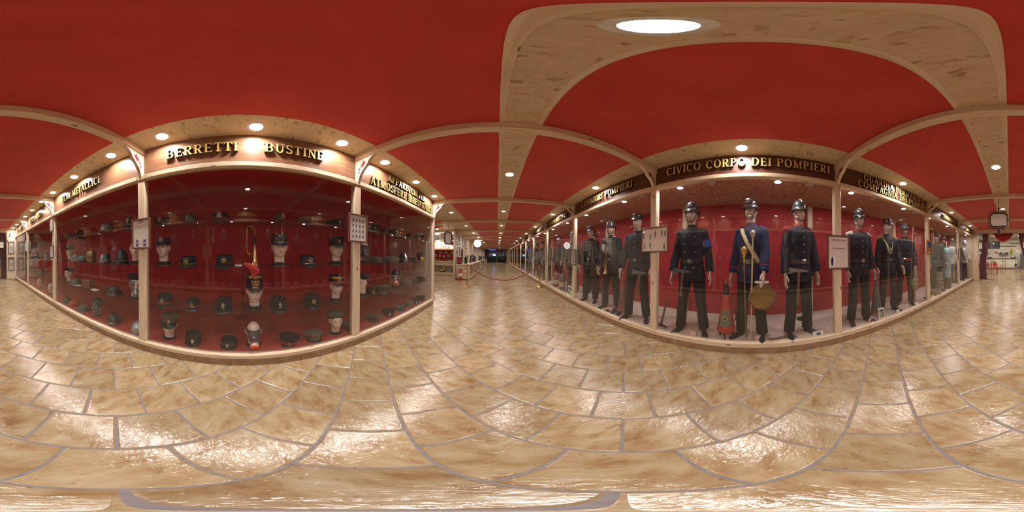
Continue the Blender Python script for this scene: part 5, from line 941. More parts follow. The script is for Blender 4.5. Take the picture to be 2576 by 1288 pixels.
framed('R', 1.584, 1.108, 1.359, 1.727, 'wide brown-framed sheet of drawings on the post left of the blue-armband mannequin', pmat=paper_mat('pink_drawing_paper', (.70,.58,.50), (.4,.33,.3), 18, .3, .2, .42), marks=[('figure_drawing', man_fig(a, b, .06, .13), ink) for a, b in ((-.8,.68),(-.28,.62),(.08,.72),(.55,.75),(.78,.72),(-.72,.25),(-.3,.3),(.72,.22))])
f = framed('R', -1.283, -.938, 1.126, 1.586, 'brown-framed printed letter with small blue soldier on the post beside the guard case', pmat=paper_mat('letter_paper', (.72,.60,.55), (.35,.3,.3), 30, .14, .38, .5), marks=[('picture_ground', [(-.86,.06),(-.30,.06),(-.30,.40),(-.86,.40)], M['card']), ('soldier_print', man_fig(-.58,.24,.13,.13), M['blue_wool'])])
for q in f.children:
    if q.name.startswith('soldier'): q.location.x -= .0012
textmesh('heading', 'IL POMPIERE ITALIANO', .024, ink, f, (-.0135,0,.395), (PI/2,0,-PI/2)); textmesh('heading', 'Il Signor Sindaco', .030, ink, f, (-.0135,-.0,.285), (PI/2,0,-PI/2))
framed('R', 3.668, 4.008, 1.065, 1.48, 'brown-framed group photo on the post between the zappatori and municipal cases', pmat=paper_mat('photo_print', (.38,.34,.32), (.1,.09,.09), 9, .1, .06, .55))
framed('R', -3.75, -3.461, 1.335, 1.691, 'orange wooden frame with colourful badge print on the post beside I BRENTATORI', 'frame_o', pm('poster_dark', (.12,.05,.08), (.25,.08,.06), 25, .5), marks=[('shield_print', [(-.45,.85),(.45,.85),(.4,.62),(0,.5),(-.4,.62)], M['blue']), ('badge_print', [(-.4,.42),(0,.48),(.4,.42),(.35,.3),(-.35,.3)], M['orange_red']), ('caption_print', [(-.5,.12),(.5,.12),(.5,.2),(-.5,.2)], M['yellow'])])
framed('L', -3.747, -3.535, 1.858, 2.226, 'upper small framed sheet on the far helmet post', pmat=paper_w); framed('L', -3.769, -3.53, 1.223, 1.509, 'lower small framed sheet on the far helmet post', pmat=paper_w)
framed('R', 6.25, 6.46, 1.06, 2.2, 'tall narrow framed sheet on the post beyond the municipal case'); framed('R', -6.2, -5.96, 1.19, 1.577, 'dark narrow frame on the post next to the end case'); framed('L', -6.2, -5.98, 1.45, 1.85, 'white framed photo strip on the post of the end case', 'card', paper_w)
framed('R', 8.73, 8.93, 1.3, 1.7, 'small framed sheet on the post past the rope barrier')

# ================================================================ rope barriers
def stanchion(x, y, label, group):
    t = thing('stanchion', label, 'barrier post', (x, y, 0), 0, group)
    put('base', cached('st_base', lambda m: m.lathe([(.155,.001),(.158,.012),(.150,.022),(.11,.036),(.06,.050),(.03,.062)], 32)), M['brass'], t); put('pole', cached('st_pole', lambda m: m.tube([(0,0,.055),(0,0,.90)], .024, 20)), M['brass'], t)
    put('cap', cached('st_cap', lambda m: m.lathe([(.026,.895),(.034,.90),(.036,.92),(.030,.935),(.020,.945),(.004,.952)], 20)), M['brass'], t); put('hook_ring', cached('st_ring', lambda m: m.lathe([(.03,.87),(.042,.875),(.042,.885),(.03,.89)], 20, cap=False)), M['brass'], t); return t
def barrier(xa, xb, ya, yb, zs, gl):
    for x, y, w_ in ((xa, ya, 'shop counter'), (xb, yb, 'uniform cases')): stanchion(x, y, 'polished brass rope post on the side of the %s, %s' % (w_, gl), 'brass rope posts')
    t = thing('barrier_rope', 'crimson velvet rope sagging between the brass posts, '+gl, 'rope', (0, 0, 0)); sg = 1 if xb > xa else -1; xm = (xa+xb)/2-.04; ym = (ya+yb)/2
    def half(x0, y0, s):
        pts = []
        for k in range(19):
            u = k/18; pts.append((x0+s*.06+(xm-s*.05-x0-s*.06)*u, y0+(ym-y0)*u, .87-(.87-zs)*(1-(1-u)**1.9)))
        m = MB(); m.tube(pts, .017, 10); put('rope', m.mesh('rope'), M['velvet'], t)
        for a, b in ((pts[0], (x0+s*.038, y0, .88)), (pts[-1], (xm, ym, zs))): m = MB(); m.tube([a, tuple((p+q)/2 for p, q in zip(a, b)), b], [.021,.019,.010], 10); put('brass_end', m.mesh('brass_end'), M['brass'], t)
    half(xa, ya, 1); half(xb, yb, -1); m = MB(); m.ball((xm, ym, zs), .016); put('clip', m.mesh('clip'), M['brass'], t)
barrier(-1.20, 1.74, 6.47, 6.53, .316, 'at the near barrier'); barrier(-1.26, 1.74, 16.8, 17.1, .34, 'at the far barrier')

# ================================================================ hanging iron sign, wall fans
t = thing('hanging_sign', 'blank white sign board in black scrolled iron frame hung from the ceiling', 'sign', (.243,-3.85,2.15))
def octo(hx, hz, c): return [(-hx+c,-hz),(hx-c,-hz),(hx,-hz+c),(hx,hz-c),(hx-c,hz),(-hx+c,hz),(-hx,hz-c),(-hx,-hz+c)]
put('panel', MB().prism(octo(.185,.145,.05), -.012, .012).mesh('panel', 0), M['white'], t)
m = MB(); a, b = octo(.19,.15,.05), octo(.215,.185,.06)
for k in range(8):
    q = (k+1) % 8; m.add([(a[k][0],-.024,a[k][1]),(a[q][0],-.024,a[q][1]),(b[q][0],-.024,b[q][1]),(b[k][0],-.024,b[k][1]),(a[k][0],.024,a[k][1]),(a[q][0],.024,a[q][1]),(b[q][0],.024,b[q][1]),(b[k][0],.024,b[k][1])], [(0,1,2,3),(7,6,5,4),(0,4,5,1),(2,6,7,3)])
put('iron_frame', m.mesh('iron_frame', 0), M['black'], t)
o_ = octo(.255,.215,.08); put('outer_rod', MB().tube([(x,0,z) for x, z in o_+o_[:1]], .006, 6).mesh('outer_rod'), M['black'], t)
for x0, z0 in ((.235,0),(-.235,0),(.10,-.20),(-.10,-.20)): put('tie', MB().ball((x0,0,z0), .020, .010, .010).mesh('tie'), M['black'], t)
for sg in (-1,1):
    put('scroll', MB().tube([(sg*(.09+.045*math.cos(k*.55)*(1-k*.045)), 0, .225+.045*math.sin(k*.55)*(1-k*.045)) for k in range(14)], .006, 6).mesh('scroll'), M['black'], t); put('scroll', MB().tube([(sg*(.10+.04*math.cos(k*.55)*(1-k*.05)), 0, -.225-.04*math.sin(k*.55)*(1-k*.05)) for k in range(14)], .006, 6).mesh('scroll'), M['black'], t)
put('finial', MB().lathe([(.010,.18),(.012,.26),(.024,.275),(.018,.29),(.004,.34)], 12).mesh('finial'), M['black'], t); put('hanger', MB().tube([(0,0,.33),(0,0,.56)], .006, 6).mesh('hanger'), M['black'], t)
t = thing('mini_projector', 'small black lamp unit fixed under the hanging iron sign', 'spotlight', (.243,-3.85,1.86)); put('housing', MB().cbox(-.035,.035,-.05,.05,-.07,.05,.008).mesh('housing', 0), M['black'], t); put('bracket', MB().tube([(0,0,.05),(0,0,.09)], .012, 8).mesh('bracket'), M['black'], t); put('lens', MB().lathe([(.022,0),(.020,.012),(.006,.014)], 16).mesh('lens'), M['lens'], t, (0,-.05,-.01), (PI/2,0,0))
def fan(loc, rz, label):
    t = thing('wall_fan', label, 'fan', loc, rz)
    for k in range(22): put('guard_wire', cached('fan_wire', lambda m: m.tube([(.02,-.075,0),(.10,-.085,0),(.18,-.06,0),(.205,-.01,0),(.18,.035,0),(.08,.05,0)], .0025, 4)), M['ring'], t, (0,0,0), (0,2*PI*k/22,0))
    for r, y in ((.206,-.01),(.12,-.083),(.025,-.076)): put('guard_ring', cached('fan_ring_%d' % (r*1000), lambda m: m.tube([(r*math.cos(2*PI*k/32), 0, r*math.sin(2*PI*k/32)) for k in range(33)], .0045, 6)), M['ring'], t, (0,y,0))
    for k in range(3): put('blade', cached('fan_blade', lambda m: m.rings([[(x,y-.02,z),(x,y-.016,z)] for x, y, z in ((.02,0,-.02),(.08,.012,-.06),(.16,.022,-.06),(.175,.0,.02),(.12,-.015,.055),(.03,-.012,.02))], cap=True)), M['ring'], t, (0,0,0), (0,2*PI*k/3,0))
    put('hub', cached('fan_hub', lambda m: m.lathe([(.030,-.03),(.034,-.01),(.03,.02)], 16)), M['ring'], t, (0,-.02,0), (PI/2,0,0)); put('motor', cached('fan_motor', lambda m: m.lathe([(.05,0),(.055,.05),(.04,.10)], 16)), M['ring'], t, (0,.04,0), (-PI/2,0,0)); put('wall_arm', cached('fan_arm', lambda m: m.tube([(0,.12,0),(0,.15,-.10),(0,.24,-.13)], [.02,.022,.03], 8)), M['ring'], t); return t
fan((1.52,-8.22,2.28), PI-.5, 'white caged wall fan beside the uniform end case'); fan((-1.27,-8.18,2.40), PI+.05, 'white caged wall fan above the two tall framed panels')

# ================================================================ back end: portal, curtains, bar
bw = wall('wall_back', -4.3, XL-.05, YB-.10, YB, 0, 3.2, M['ply']); wall('trim_1', XL-.05, XR+.06, YB-.10, YB, 2.52, 3.2, M['pine_x']); wall('trim_2', 1.66, XR+.06, YB-.10, YB, 0, 2.52, M['pine_z']); wall('wall_backright', XR+.06, 4.2, YB-.10, YB, 0, 3.2, M['ply'])
pn = wall('trim_3', XL-.05, -1.14, YB-.10, YB+.06, .06, 2.52, M['ply'])
for z0, z1, lb in ((1.36,2.02,'upper tall dark-framed engraving on the pine panel under the fan'),(.48,1.14,'lower tall dark-framed engraving on the pine panel under the fan')):
    t = thing('framed_engraving', lb, 'frame', (-1.36,YB+.062,z0)); h = z1-z0
    for n, b in (('frame_bar',(-.165,-.145,0,.02,0,h)),('frame_bar',(.145,.165,0,.02,0,h)),('frame_bar',(-.145,.145,0,.02,0,.02)),('frame_bar',(-.145,.145,0,.02,h-.02,h))): put(n, MB().cbox(*b,.002).mesh(n, 0), M['frame'], t)
    put('print', MB().box(-.145,.145,.002,.008,.02,h-.02).mesh('print', 0), M['canvas'], t); put('mount', MB().box(-.10,.10,.008,.010,.07,h-.07).mesh('mount', 0), M['white_cloth'], t)
    for k in range(3): put('drawn_figure', MB().prism([((k-1)*.05+a*.25, h*.5+(b)*.6) for a, b in man_fig(0,0,.1,.2)], .0095, .0112).mesh('drawn_figure', 0), sepia, t)
t = thing('panel_shelf', 'small pine ledge between the two tall engravings', 'shelf', (-1.36,YB+.062,1.20)); put('board', MB().cbox(-.17,.17,0,.06,0,.02,.003).mesh('board', 0), M['pine_x'], t); put('lip', MB().cbox(-.17,.17,.05,.06,.02,.04,.003).mesh('lip', 0), M['pine_x'], t)
def curtain(name, label, cat, xt0, xt1, xm0, xm1, xb0, xb1, y, zt, zm, mat='curtain'):
    n = 60; rs = []
    for z, a, b, am in [(zt,xt0,xt1,.05)]+[(zt+(zm-zt)*k/6, xt0+(xm0-xt0)*(k/6)**1.6, xt1+(xm1-xt1)*(k/6)**1.6, .05-.015*k/6) for k in range(1,7)]+[(zm*(1-k/4)+.02, xm0+(xb0-xm0)*(k/4), xm1+(xb1-xm1)*(k/4), .04) for k in range(1,5)]:
        f_ = [(a+(b-a)*j/n, y+am*math.sin(j*.92)+.3*am*math.sin(j*2.1+1), z) for j in range(n+1)]; rs.append(f_+[(p[0],p[1]+.01,p[2]) for p in reversed(f_)])
    t = thing(name, label, cat, (0,0,0)); put('cloth', MB().rings(rs, cap=True).mesh('cloth', 60), M[mat], t); return t
c1 = curtain('curtain', 'maroon curtain tied back on the fan side of the bar doorway', 'curtain', 1.66, 1.12, 1.62, 1.28, 1.66, 1.24, YB-.30, 2.50, 1.0); put('tie_back', MB().tube([(1.66,YB-.26,1.06),(1.45,YB-.40,1.0),(1.25,YB-.30,1.03)], .018, 8).mesh('tie_back'), M['red'], c1)
c2 = curtain('curtain', 'maroon curtain tied back beside the pine panel at the bar doorway', 'curtain', -.50, -1.14, -.88, -1.14, -.80, -1.14, YB-.30, 2.50, 1.0); put('tie_back', MB().tube([(-1.14,YB-.26,1.06),(-1.0,YB-.40,1.0),(-.86,YB-.30,1.03)], .018, 8).mesh('tie_back'), M['red'], c2)
rs = []
for k in range(11):
    v = k/10; row = []
    for j in range(25):
        u = j/24*2-1; hw = .62*(1-.0*v); row.append((.33+u*hw*(1-.18*v*v), YB-.30-.05*math.sin(v*PI*4.5)-.04*(1-u*u), 2.50-(.46*v)*(1-u*u)**.75-.0*v))
    rs.append(row+[(p[0],p[1]+.012,p[2]) for p in reversed(row)])
t = thing('valance', 'bright red draped valance over the bar doorway', 'valance', (0,0,0)); put('swag', MB().rings(rs).mesh('swag', 60), M['velvet'], t)
M['velvet2'] = pm('bright_red_satin', (.50,.015,.02), (.42,.01,.015), 20, .5, sheen=.3); t.children[0].material_slots[0].link = 'OBJECT'; t.children[0].material_slots[0].material = M['velvet2']
d = thing('door_1', None, None, (0,YB-.12,0), kind='structure')
for x0, x1 in ((1.64,.85),(-.35,-1.12)):
    a, b = sorted((x0,x1)); put('glass_leaf', MB().box(a,b,-.006,.006,.03,2.50).mesh('glass_leaf', 0), M['clear'], d); put('bottom_rail', MB().box(a,b,-.012,.012,.002,.03).mesh('bottom_rail', 0), M['steel'], d)
put('track', MB().box(-1.14,1.66,-.26,.03,2.49,2.54).mesh('track', 0), M['steel'], d)
def notice(loc, label, w_, h):
    t = thing('notice', label, 'notice', loc); put('sheet', MB().box(-w_,w_,-.002,.002,0,h).mesh('sheet', 0), paper_w, t); put('printed_mark', MB().box(-w_*.3,w_*.3,.002,.003,h*.55,h*.75).mesh('printed_mark', 0), M['lime'], t)
notice((1.57,YB-.108,1.70), 'white notice sheet on the glass door leaf near the fan', .11, .33); notice((-.87,YB-.108,1.70), 'white notice sheet on the glass door leaf by the pine panel', .11, .3)
for x, lb in ((1.55,'fan side'),(-.62,'pine panel side')):
    t = thing('door_sticker', 'round white sticker pair on the glass door leaf, '+lb, 'sticker', (x,YB-.110,1.46))
    for dx in (0,.07): put('disc', MB().lathe([(.05,0),(.05,.002)], 20).mesh('disc'), M['card'], t, (dx,.0,-dx*.6), (-PI/2,0,0))
# bar room shell
barmat = emit('bar_lamp', (1,.97,.92), 32/(PI*PI*.058**2*1.21))
YR = -17.6
wall('wall_bar', -4.2, 4.2, YR-.1, YR, 0, 3.3, M['cream']); wall('wall_bar_side', 4.1, 4.2, YR, YB-.1, 0, 3.3, M['cream']); wall('wall_bar_otherside', -4.2, -4.1, YR, YB-.1, 0, 3.3, M['cream']); wall('ceiling_bar', -4.2, 4.2, YR, YB-.1, 3.2, 3.3, M['white']); wall('baseboard_bar', -4.1, 4.1, YR, YR+.015, 0, .10, M['plinth'])
for x, y in ((2.4,-10.4),(.2,-10.4),(-2.2,-10.4),(2.4,-13),(.2,-13),(-2.2,-13),(1.4,-15.4),(-.9,-15.4)): downlight(x, y, 3.195, 'round white downlight in the bar room ceiling', 'bar room downlights', barmat, 1.1)
t = thing('bar_counter', 'long pale stone-fronted bar counter with brown top and red base', 'counter', (1.0,-16.6,0)); 
for n, b, mt in (('front_panel',(-1.75,1.85,.27,.30,.10,1.0),'cream'),('body',(-1.75,1.85,-.3,.27,.10,1.0),'cream'),('kick_board',(-1.73,1.83,-.28,.285,.001,.10),'red_dark'),('worktop',(-1.82,1.92,-.34,.36,1.0,1.05),'brown_leather')): put(n, MB().cbox(*b,.004).mesh(n, 0), M[mt], t)
def bar_stool(x, y, lb):
    t = thing('bar_stool', lb, 'stool', (x,y,0), 0, 'bar stools at the counter')
    for sx in (-1,1):
        for sy in (-1,1): put('leg', cached('stool_leg', lambda m: m.tube([(0,0,0),(0,0,.74)], .012, 8)), M['wood_dark'], t, (sx*.16,sy*.16,0), (sy*.05,-sx*.05,0))
    put('seat', cached('stool_seat', lambda m: m.lathe([(.17,.72),(.18,.735),(.18,.755),(.15,.765)], 20)), M['wood_dark'], t); put('backrest', cached('stool_back', lambda m: m.tube([(-.15,.14,.74),(-.16,.17,.95),(-.09,.18,1.06),(0,.185,1.09),(.09,.18,1.06),(.16,.17,.95),(.15,.14,.74)], .012, 8)), M['wood_dark'], t); put('foot_ring', cached('stool_ring', lambda m: m.tube([(.17*math.cos(2*PI*k/16), .17*math.sin(2*PI*k/16), .30) for k in range(17)], .008, 6)), M['wood_dark'], t)
bar_stool(.55,-15.75,'dark wooden bar stool standing alone before the counter'); bar_stool(1.62,-15.75,'dark wooden bar stool behind the red chairs'); bar_stool(2.5,-15.75,'dark wooden bar stool nearest the curtain edge')
def red_chair(x, y, rz, lb):
    t = thing('plastic_chair', lb, 'chair', (x,y,0), rz, 'red plastic chairs in the bar')
    for sx in (-1,1):
        put('leg', cached('ch_legf', lambda m: m.tube([(0,0,0),(0,.0,.44)], [.014,.02], 8)), M['red_paint'], t, (sx*.21,-.21,0), (0,-sx*.06,0)); put('leg', cached('ch_legr', lambda m: m.tube([(0,0.03,0),(0,0,.44),(0,.05,.82)], [.014,.02,.014], 8)), M['red_paint'], t, (sx*.20,.20,0)); put('armrest', cached('ch_arm', lambda m: m.tube([(0,-.20,.43),(0,-.20,.63),(0,-.05,.66),(0,.22,.66)], .014, 8)), M['red_paint'], t, (sx*.235,0,0))
    put('seat', cached('ch_seat', lambda m: m.cbox(-.23,.23,-.23,.22,.42,.45,.012)), M['red_paint'], t); put('backrest', cached('ch_back', lambda m: m.rings([[(x_, .215+.10*(z-.45)-.05*(1-(x_/.23)**2), z) for x_ in [-.21+.42*k/10 for k in range(11)]]+[(x_, .235+.10*(z-.45)-.05*(1-(x_/.23)**2), z) for x_ in [.21-.42*k/10 for k in range(11)]] for z in (.50,.62,.74,.84)])), M['red_paint'], t)
t = thing('bar_table', 'red square table among the red chairs', 'table', (1.75,-11.55,0)); put('top', MB().cbox(-.38,.38,-.38,.38,.70,.73,.01).mesh('top', 0), M['red_paint'], t); put('column', MB().tube([(0,0,.03),(0,0,.70)], .03, 12).mesh('column'), M['steel'], t); put('foot', MB().lathe([(.24,0),(.24,.02),(.04,.05)], 20).mesh('foot'), M['steel'], t)
red_chair(1.08,-11.5,-PI/2,'red plastic chair on the open side of the red table'); red_chair(1.75,-12.25,0+PI,'red plastic chair behind the red table'); red_chair(.95,-12.35,-2.2,'red plastic chair between the table and the stools'); red_chair(2.4,-11.5,PI/2,'red plastic chair half hidden by the maroon curtain')
bpy.data.objects['plastic_chair.001'].rotation_euler.z = 0
def boxthing(name, label, cat, loc, pcs, group=None, rz=0):
    t = thing(name, label, cat, loc, rz, group)
    for n, b, mt in pcs: put(n, MB().cbox(*b, .004).mesh(n, 0), mt if not isinstance(mt, str) else M[mt], t)
    return t
boxthing('television', 'wide dark television on the bar back wall', 'television', (1.45,YR,2.1), (('bezel',(-.42,.42,.004,.06,0,.78),'black'),('screen',(-.40,.40,.058,.066,.02,.76),'lens'))); boxthing('television', 'narrow dark menu screen beside the wide television', 'television', (2.2,YR,2.1), (('bezel',(-.28,.28,.004,.06,0,.78),'black'),('screen',(-.26,.26,.058,.066,.02,.76),'lens')))
boxthing('air_conditioner', 'white air conditioner high on the bar back wall', 'air conditioner', (-.60,YR,2.62), (('body',(-.5,.5,.004,.20,.06,.34),'white'),('outlet_flap',(-.48,.48,.10,.21,.0,.055),'steel_grey')))
boxthing('notice_board', 'white board on the bar wall below the red strip', 'board', (.77,YR,2.03), (('frame',(-.22,.22,.004,.02,0,.30),'ring'),('sheet',(-.20,.20,.018,.024,.02,.28),'card')))
boxthing('wall_rail', 'long red rail along the bar back wall', 'rail', (.35,YR,2.27), (('rail',(-1.0,.9,.004,.03,0,.06),'red_dark'),('edge',(-1.0,.9,.028,.034,.05,.065),'red'))) 
for x in (.92,.33): boxthing('loudspeaker', 'small black loudspeaker on the bar shelf', 'speaker', (x,YR+.12,1.43), (('cabinet',(-.08,.08,-.08,.10,0,.25),'black'),('grille',(-.065,.065,.098,.106,.02,.23),'rubber')), 'bar loudspeakers')
boxthing('bar_shelf', 'thin white shelf carrying the bar loudspeakers', 'shelf', (.62,YR,1.40), (('board',(-.5,.5,.004,.26,0,.03),'white'),('bracket',(-.02,.02,.004,.20,-.10,0),'white')))
boxthing('radio', 'small black stereo between the loudspeakers', 'radio', (.62,YR+.12,1.43), (('body',(-.14,.14,-.07,.08,0,.10),'black'),('display',(-.10,.10,.078,.084,.03,.07),'lens')))
boxthing('coffee_machine', 'silver and black coffee machine on the bar counter', 'coffee machine', (-.35,-16.62,1.05), (('body',(-.24,.24,-.2,.18,0,.30),'steel'),('drip_tray',(-.22,.22,.18,.22,0,.05),'black'),('panel',(-.12,.12,.178,.19,.12,.26),'card'))); boxthing('cash_register', 'black and white cash register on the bar counter', 'cash register', (2.0,-16.62,1.05), (('body',(-.18,.18,-.18,.16,0,.16),'black'),('display',(-.14,.14,-.10,.0,.16,.34),'card')))
t = thing('arched_plaque', 'yellow arched plaque with dark figure on the bar wall', 'plaque', (-.21,YR+.003,1.42)); put('border', MB().prism([(-.19,0),(.19,0),(.19,.42)]+[(.19*math.cos(k*PI/10), .42+.19*math.sin(k*PI/10)) for k in range(1,10)]+[(-.19,.42)], 0, .02).mesh('border', 0), M['black'], t); put('face', MB().prism([(-.165,.02),(.165,.02),(.165,.42)]+[(.165*math.cos(k*PI/10), .42+.165*math.sin(k*PI/10)) for k in range(1,10)]+[(-.165,.42)], .02, .028).mesh('face', 0), M['yellow'], t); put('figure', MB().prism([(-.05,.12),(.05,.12),(.07,.3),(.02,.45),(-.02,.45),(-.07,.3)], .028, .034).mesh('figure', 0), M['brown_leather'], t)
for k, (x, z) in enumerate(((1.55,1.72),(1.36,1.60))): t = thing('wall_plate', 'round red and white plate on the bar wall', 'plate', (x,YR+.003,z), 0, 'red plates on the bar wall'); put('rim', cached('plate_rim', lambda m: m.lathe([(.09,0),(.12,.012),(.115,.018)], 20)), M['red_paint'], t, (0,0,0), (-PI/2,0,0)); put('centre', cached('plate_c', lambda m: m.lathe([(.06,.016),(.06,.020)], 16)), M['card'], t, (0,0,0), (-PI/2,0,0))
t = thing('shovel_ornament', 'dark shovel hanging on the end of the bar counter', 'shovel', (-.62,-16.20,.16)); put('shaft', MB().tube([(0,0,.30),(0,0,1.02)], .02, 8).mesh('shaft'), M['wood_dark'], t); put('blade', MB().prism([(0,0),(.11,.12),(.12,.25),(.06,.32),(-.06,.32),(-.12,.25),(-.11,.12)], -.01, .01).mesh('blade', 0), M['black'], t); put('grip', MB().tube([(-.08,0,1.02),(0,0,1.06),(.08,0,1.02)], .018, 8).mesh('grip'), M['wood_dark'], t)
for k, x in enumerate((2.55,2.35,2.2,1.08,.78,.46,.21,.15)): t = thing('bottle', 'small bottle on the bar back shelf', 'bottle', (x,YR+.14,1.43 if x < 1.2 and x > .0 else 1.5), 0, 'bottles on the bar shelves'); put('glass_body', cached('bot_b', lambda m: m.lathe([(.03,0),(.035,.01),(.035,.12),(.013,.17),(.013,.22)], 12)), M[('dgreen','brown_leather','lens')[k % 3]], t); put('cap', cached('bot_c', lambda m: m.lathe([(.015,.215),(.015,.235)], 10)), M['gilt'], t)
boxthing('bar_shelf', 'white shelf with bottles beside the curtain', 'shelf', (2.37,YR,1.47), (('board',(-.35,.35,.004,.26,0,.03),'white'),('bracket',(-.02,.02,.004,.20,-.10,0),'white')))
boxthing('refrigerator', 'grey glass-door drinks fridge at the end of the bar', 'fridge', (-1.45,-16.9,0), (('body',(-.32,.32,-.3,.3,.02,1.75),'steel_grey'),('door',(-.30,.30,.30,.33,.08,1.70),'lens'),('plinth',(-.31,.31,-.29,.28,.001,.02),'black')))
stanchion(-1.05,-12.9,'single chrome queue post beyond the bar doorway','brass rope posts')

# ================================================================ shop corner beyond the caps cases
wall('wall_left', -4.45, -4.35, post_y(1), 20, 0, ZC+.05, M['ply']); wall('wall_farleft', -2.9, -2.8, 15.2, YF, 0, ZC+.05, M['cream']); wall('wall_right', BR+.03, BR+.1, YB, YF, 0, ZC+.05, M['ply']); wall('wall_leftcases', BL-.1, BL-.03, YB, post_y(1), 0, ZC+.05, M['ply'])
SY = 10.2; wall('wall_shop', -4.35, -2.25, SY+.45, SY+.5, 0, ZC, M['ply'])
t = thing('shop_shelving', 'pine wall unit with glass shelves of souvenirs and a low toy shelf', 'shelf unit', (-3.3,SY,0))
for n, b, mt in (('base_shelf',(-1.0,1.0,-.05,.42,.002,.16),'pine_x'),('back_board',(-1.0,1.0,.40,.43,.16,.80),'white_cloth'),('apron',(-1.0,1.0,-.02,.02,.62,.80),'osb'),('counter_edge',(-1.0,1.0,-.05,.0,.80,.83),'red_dark'),('counter',(-1.0,1.0,-.04,.42,.83,.90),'pine_x'),('back_lining',(-1.0,1.0,.39,.42,.90,1.64),'felt_case'),('glass_shelf',(-1.0,.95,.06,.39,1.17,1.18),'shelf'),('glass_shelf',(-1.0,.95,.06,.39,1.41,1.42),'shelf'),('cornice',(-1.0,1.0,.0,.42,1.64,1.72),'pine_x'),('side_post',(.93,1.0,-.02,.42,.16,1.64),'pine_z'),('top_board',(-1.0,1.0,.36,.42,1.72,2.25),'ply'),('upper_rail',(-1.0,1.0,.28,.42,2.25,2.32),'pine_x'),('dark_upper_panel',(-1.0,.6,.38,.42,2.32,ZC-.01),'lens')): put(n, MB().cbox(*b,.003).mesh(n, 0), M[mt], t)
rr = random.Random(5)
for z, row in ((.90,7),(1.18,6),(1.42,5)):
    for k in range(row):
        x = -4.15+1.9*k/row+rr.uniform(-.03,.03); w_, h = rr.uniform(.06,.12), rr.uniform(.10,.19); kind = rr.choice(('box','mug','card'))
        lb = 'small souvenir standing on the %s of the shop unit' % {.90:'counter',1.18:'lower glass shelf',1.42:'upper glass shelf'}[z]; gp = 'souvenirs in the shop unit'; mt = rr.choice(('light_blue','card','white_cloth','steel_green','blue_grey','cord'))
        if kind == 'mug':
            q = thing('souvenir_mug', lb.replace('souvenir','pale souvenir mug'), 'mug', (x,SY+.22,z), 0, 'mugs in the shop unit'); put('cup', cached('mug', lambda m: m.lathe([(.04,0),(.043,.01),(.043,.10),(.038,.10),(.038,.02)], 16)), M[mt], q); put('handle', cached('mugh', lambda m: m.tube([(.042,0,.08),(.07,0,.07),(.07,0,.04),(.042,0,.03)], .006, 6)), M[mt], q)
        elif kind == 'box': boxthing('model_truck', lb.replace('souvenir','model vehicle'), 'model', (x,SY+.22,z), (('chassis',(-w_,w_,-.03,.03,.012,.04),'lacquer_grey'),('cab',(-w_,-w_*.3,-.03,.03,.04,.10),mt),('load_bed',(-w_*.25,w_,-.03,.03,.04,.08),mt)), 'model vehicles in the shop unit')
        else: boxthing('picture_card', lb.replace('souvenir','picture card'), 'card', (x,SY+.25,z), (('card',(-w_,w_,-.004,.004,0,h),mt),('image',(-w_*.8,w_*.8,-.007,-.003,h*.15,h*.85),'steel_green'),('prop',(-.01,.01,.004,.06,0,.02),mt)), 'picture cards in the shop unit')
for x, w_, h, lb in ((-3.98,.22,.36,'large white poster at the case end of the shop unit'),(-3.42,.24,.32,'wide framed print of eight helmets above the shop unit'),(-2.86,.14,.36,'tall framed print of helmets above the shop unit')):
    q = boxthing('poster', lb, 'poster', (x,SY+.36,1.78), (('frame',(-w_,w_,-.02,-.002,0,h),'frame'),('sheet',(-w_+.012,w_-.012,-.024,-.018,.012,h-.012),'card')))
    if w_ != .22:
        for a in range(4 if w_ > .2 else 2):
            for b in range(2): put('helmet_print', MB().prism([(cx*.05, cz*.05) for cx, cz in ((-1,-.6),(-.7,.6),(0,1),(.7,.6),(1,-.6))], -.026, -.0235).mesh('helmet_print', 0), ink, q, (-.16+.107*a if w_ > .2 else -.05+.1*a, 0, .09+.14*b))
for x in (-4.0,-3.4,-2.8): downlight(x, SY+.25, 2.245, 'small downlight under the rail of the shop unit', 'downlights of the shop unit', casemat, .72)
for x, y in ((-3.2,5.6),(-3.2,8.2)): downlight(x, y, ZC-.005, 'added fill light on the ceiling before the shop unit', 'added fill lights before the shop unit', casemat, .9)  # fill lamps added only to brighten the dark shop corner
t = thing('toy_duck', 'yellow ride-on duck toy on the low shelf of the shop unit', 'toy', (-3.62,SY+.12,.16), 0); put('body', MB().rings([[(x, w_*math.cos(2*PI*j/14), z0+h*math.sin(2*PI*j/14)) for j in range(14)] for x, w_, z0, h in ((-.20,.01,.16,.02),(-.15,.08,.12,.06),(-.05,.10,.11,.08),(.06,.09,.12,.07),(.12,.05,.14,.05),(.15,.02,.15,.03))]).mesh('body', 60), M['yellow'], t); put('neck_and_head', MB().tube([(.10,0,.14),(.13,0,.24),(.12,0,.30),(.15,0,.34),(.19,0,.33)], [.05,.035,.045,.045,.012], 12).mesh('neck'), M['yellow'], t)
for sx in (-.1,.1): put('wheel', MB().lathe([(.045,-.10),(.05,-.09),(.05,.09),(.045,.10)], 16).mesh('wheel'), M['black'], t, (sx,0,.052), (PI/2,0,0))
t = thing('toy_tricycle', 'old silver tricycle on the low shelf of the shop unit', 'tricycle', (-2.88,SY+.12,.16))
for x, r in ((-.17,.12),(.14,.08),(.30,.07)): put('wheel', MB().tube([(r*math.cos(2*PI*k/20), 0, r*math.sin(2*PI*k/20)) for k in range(21)], .012, 8).mesh('wheel'), M['rubber'], t, (x,0,r+.012))
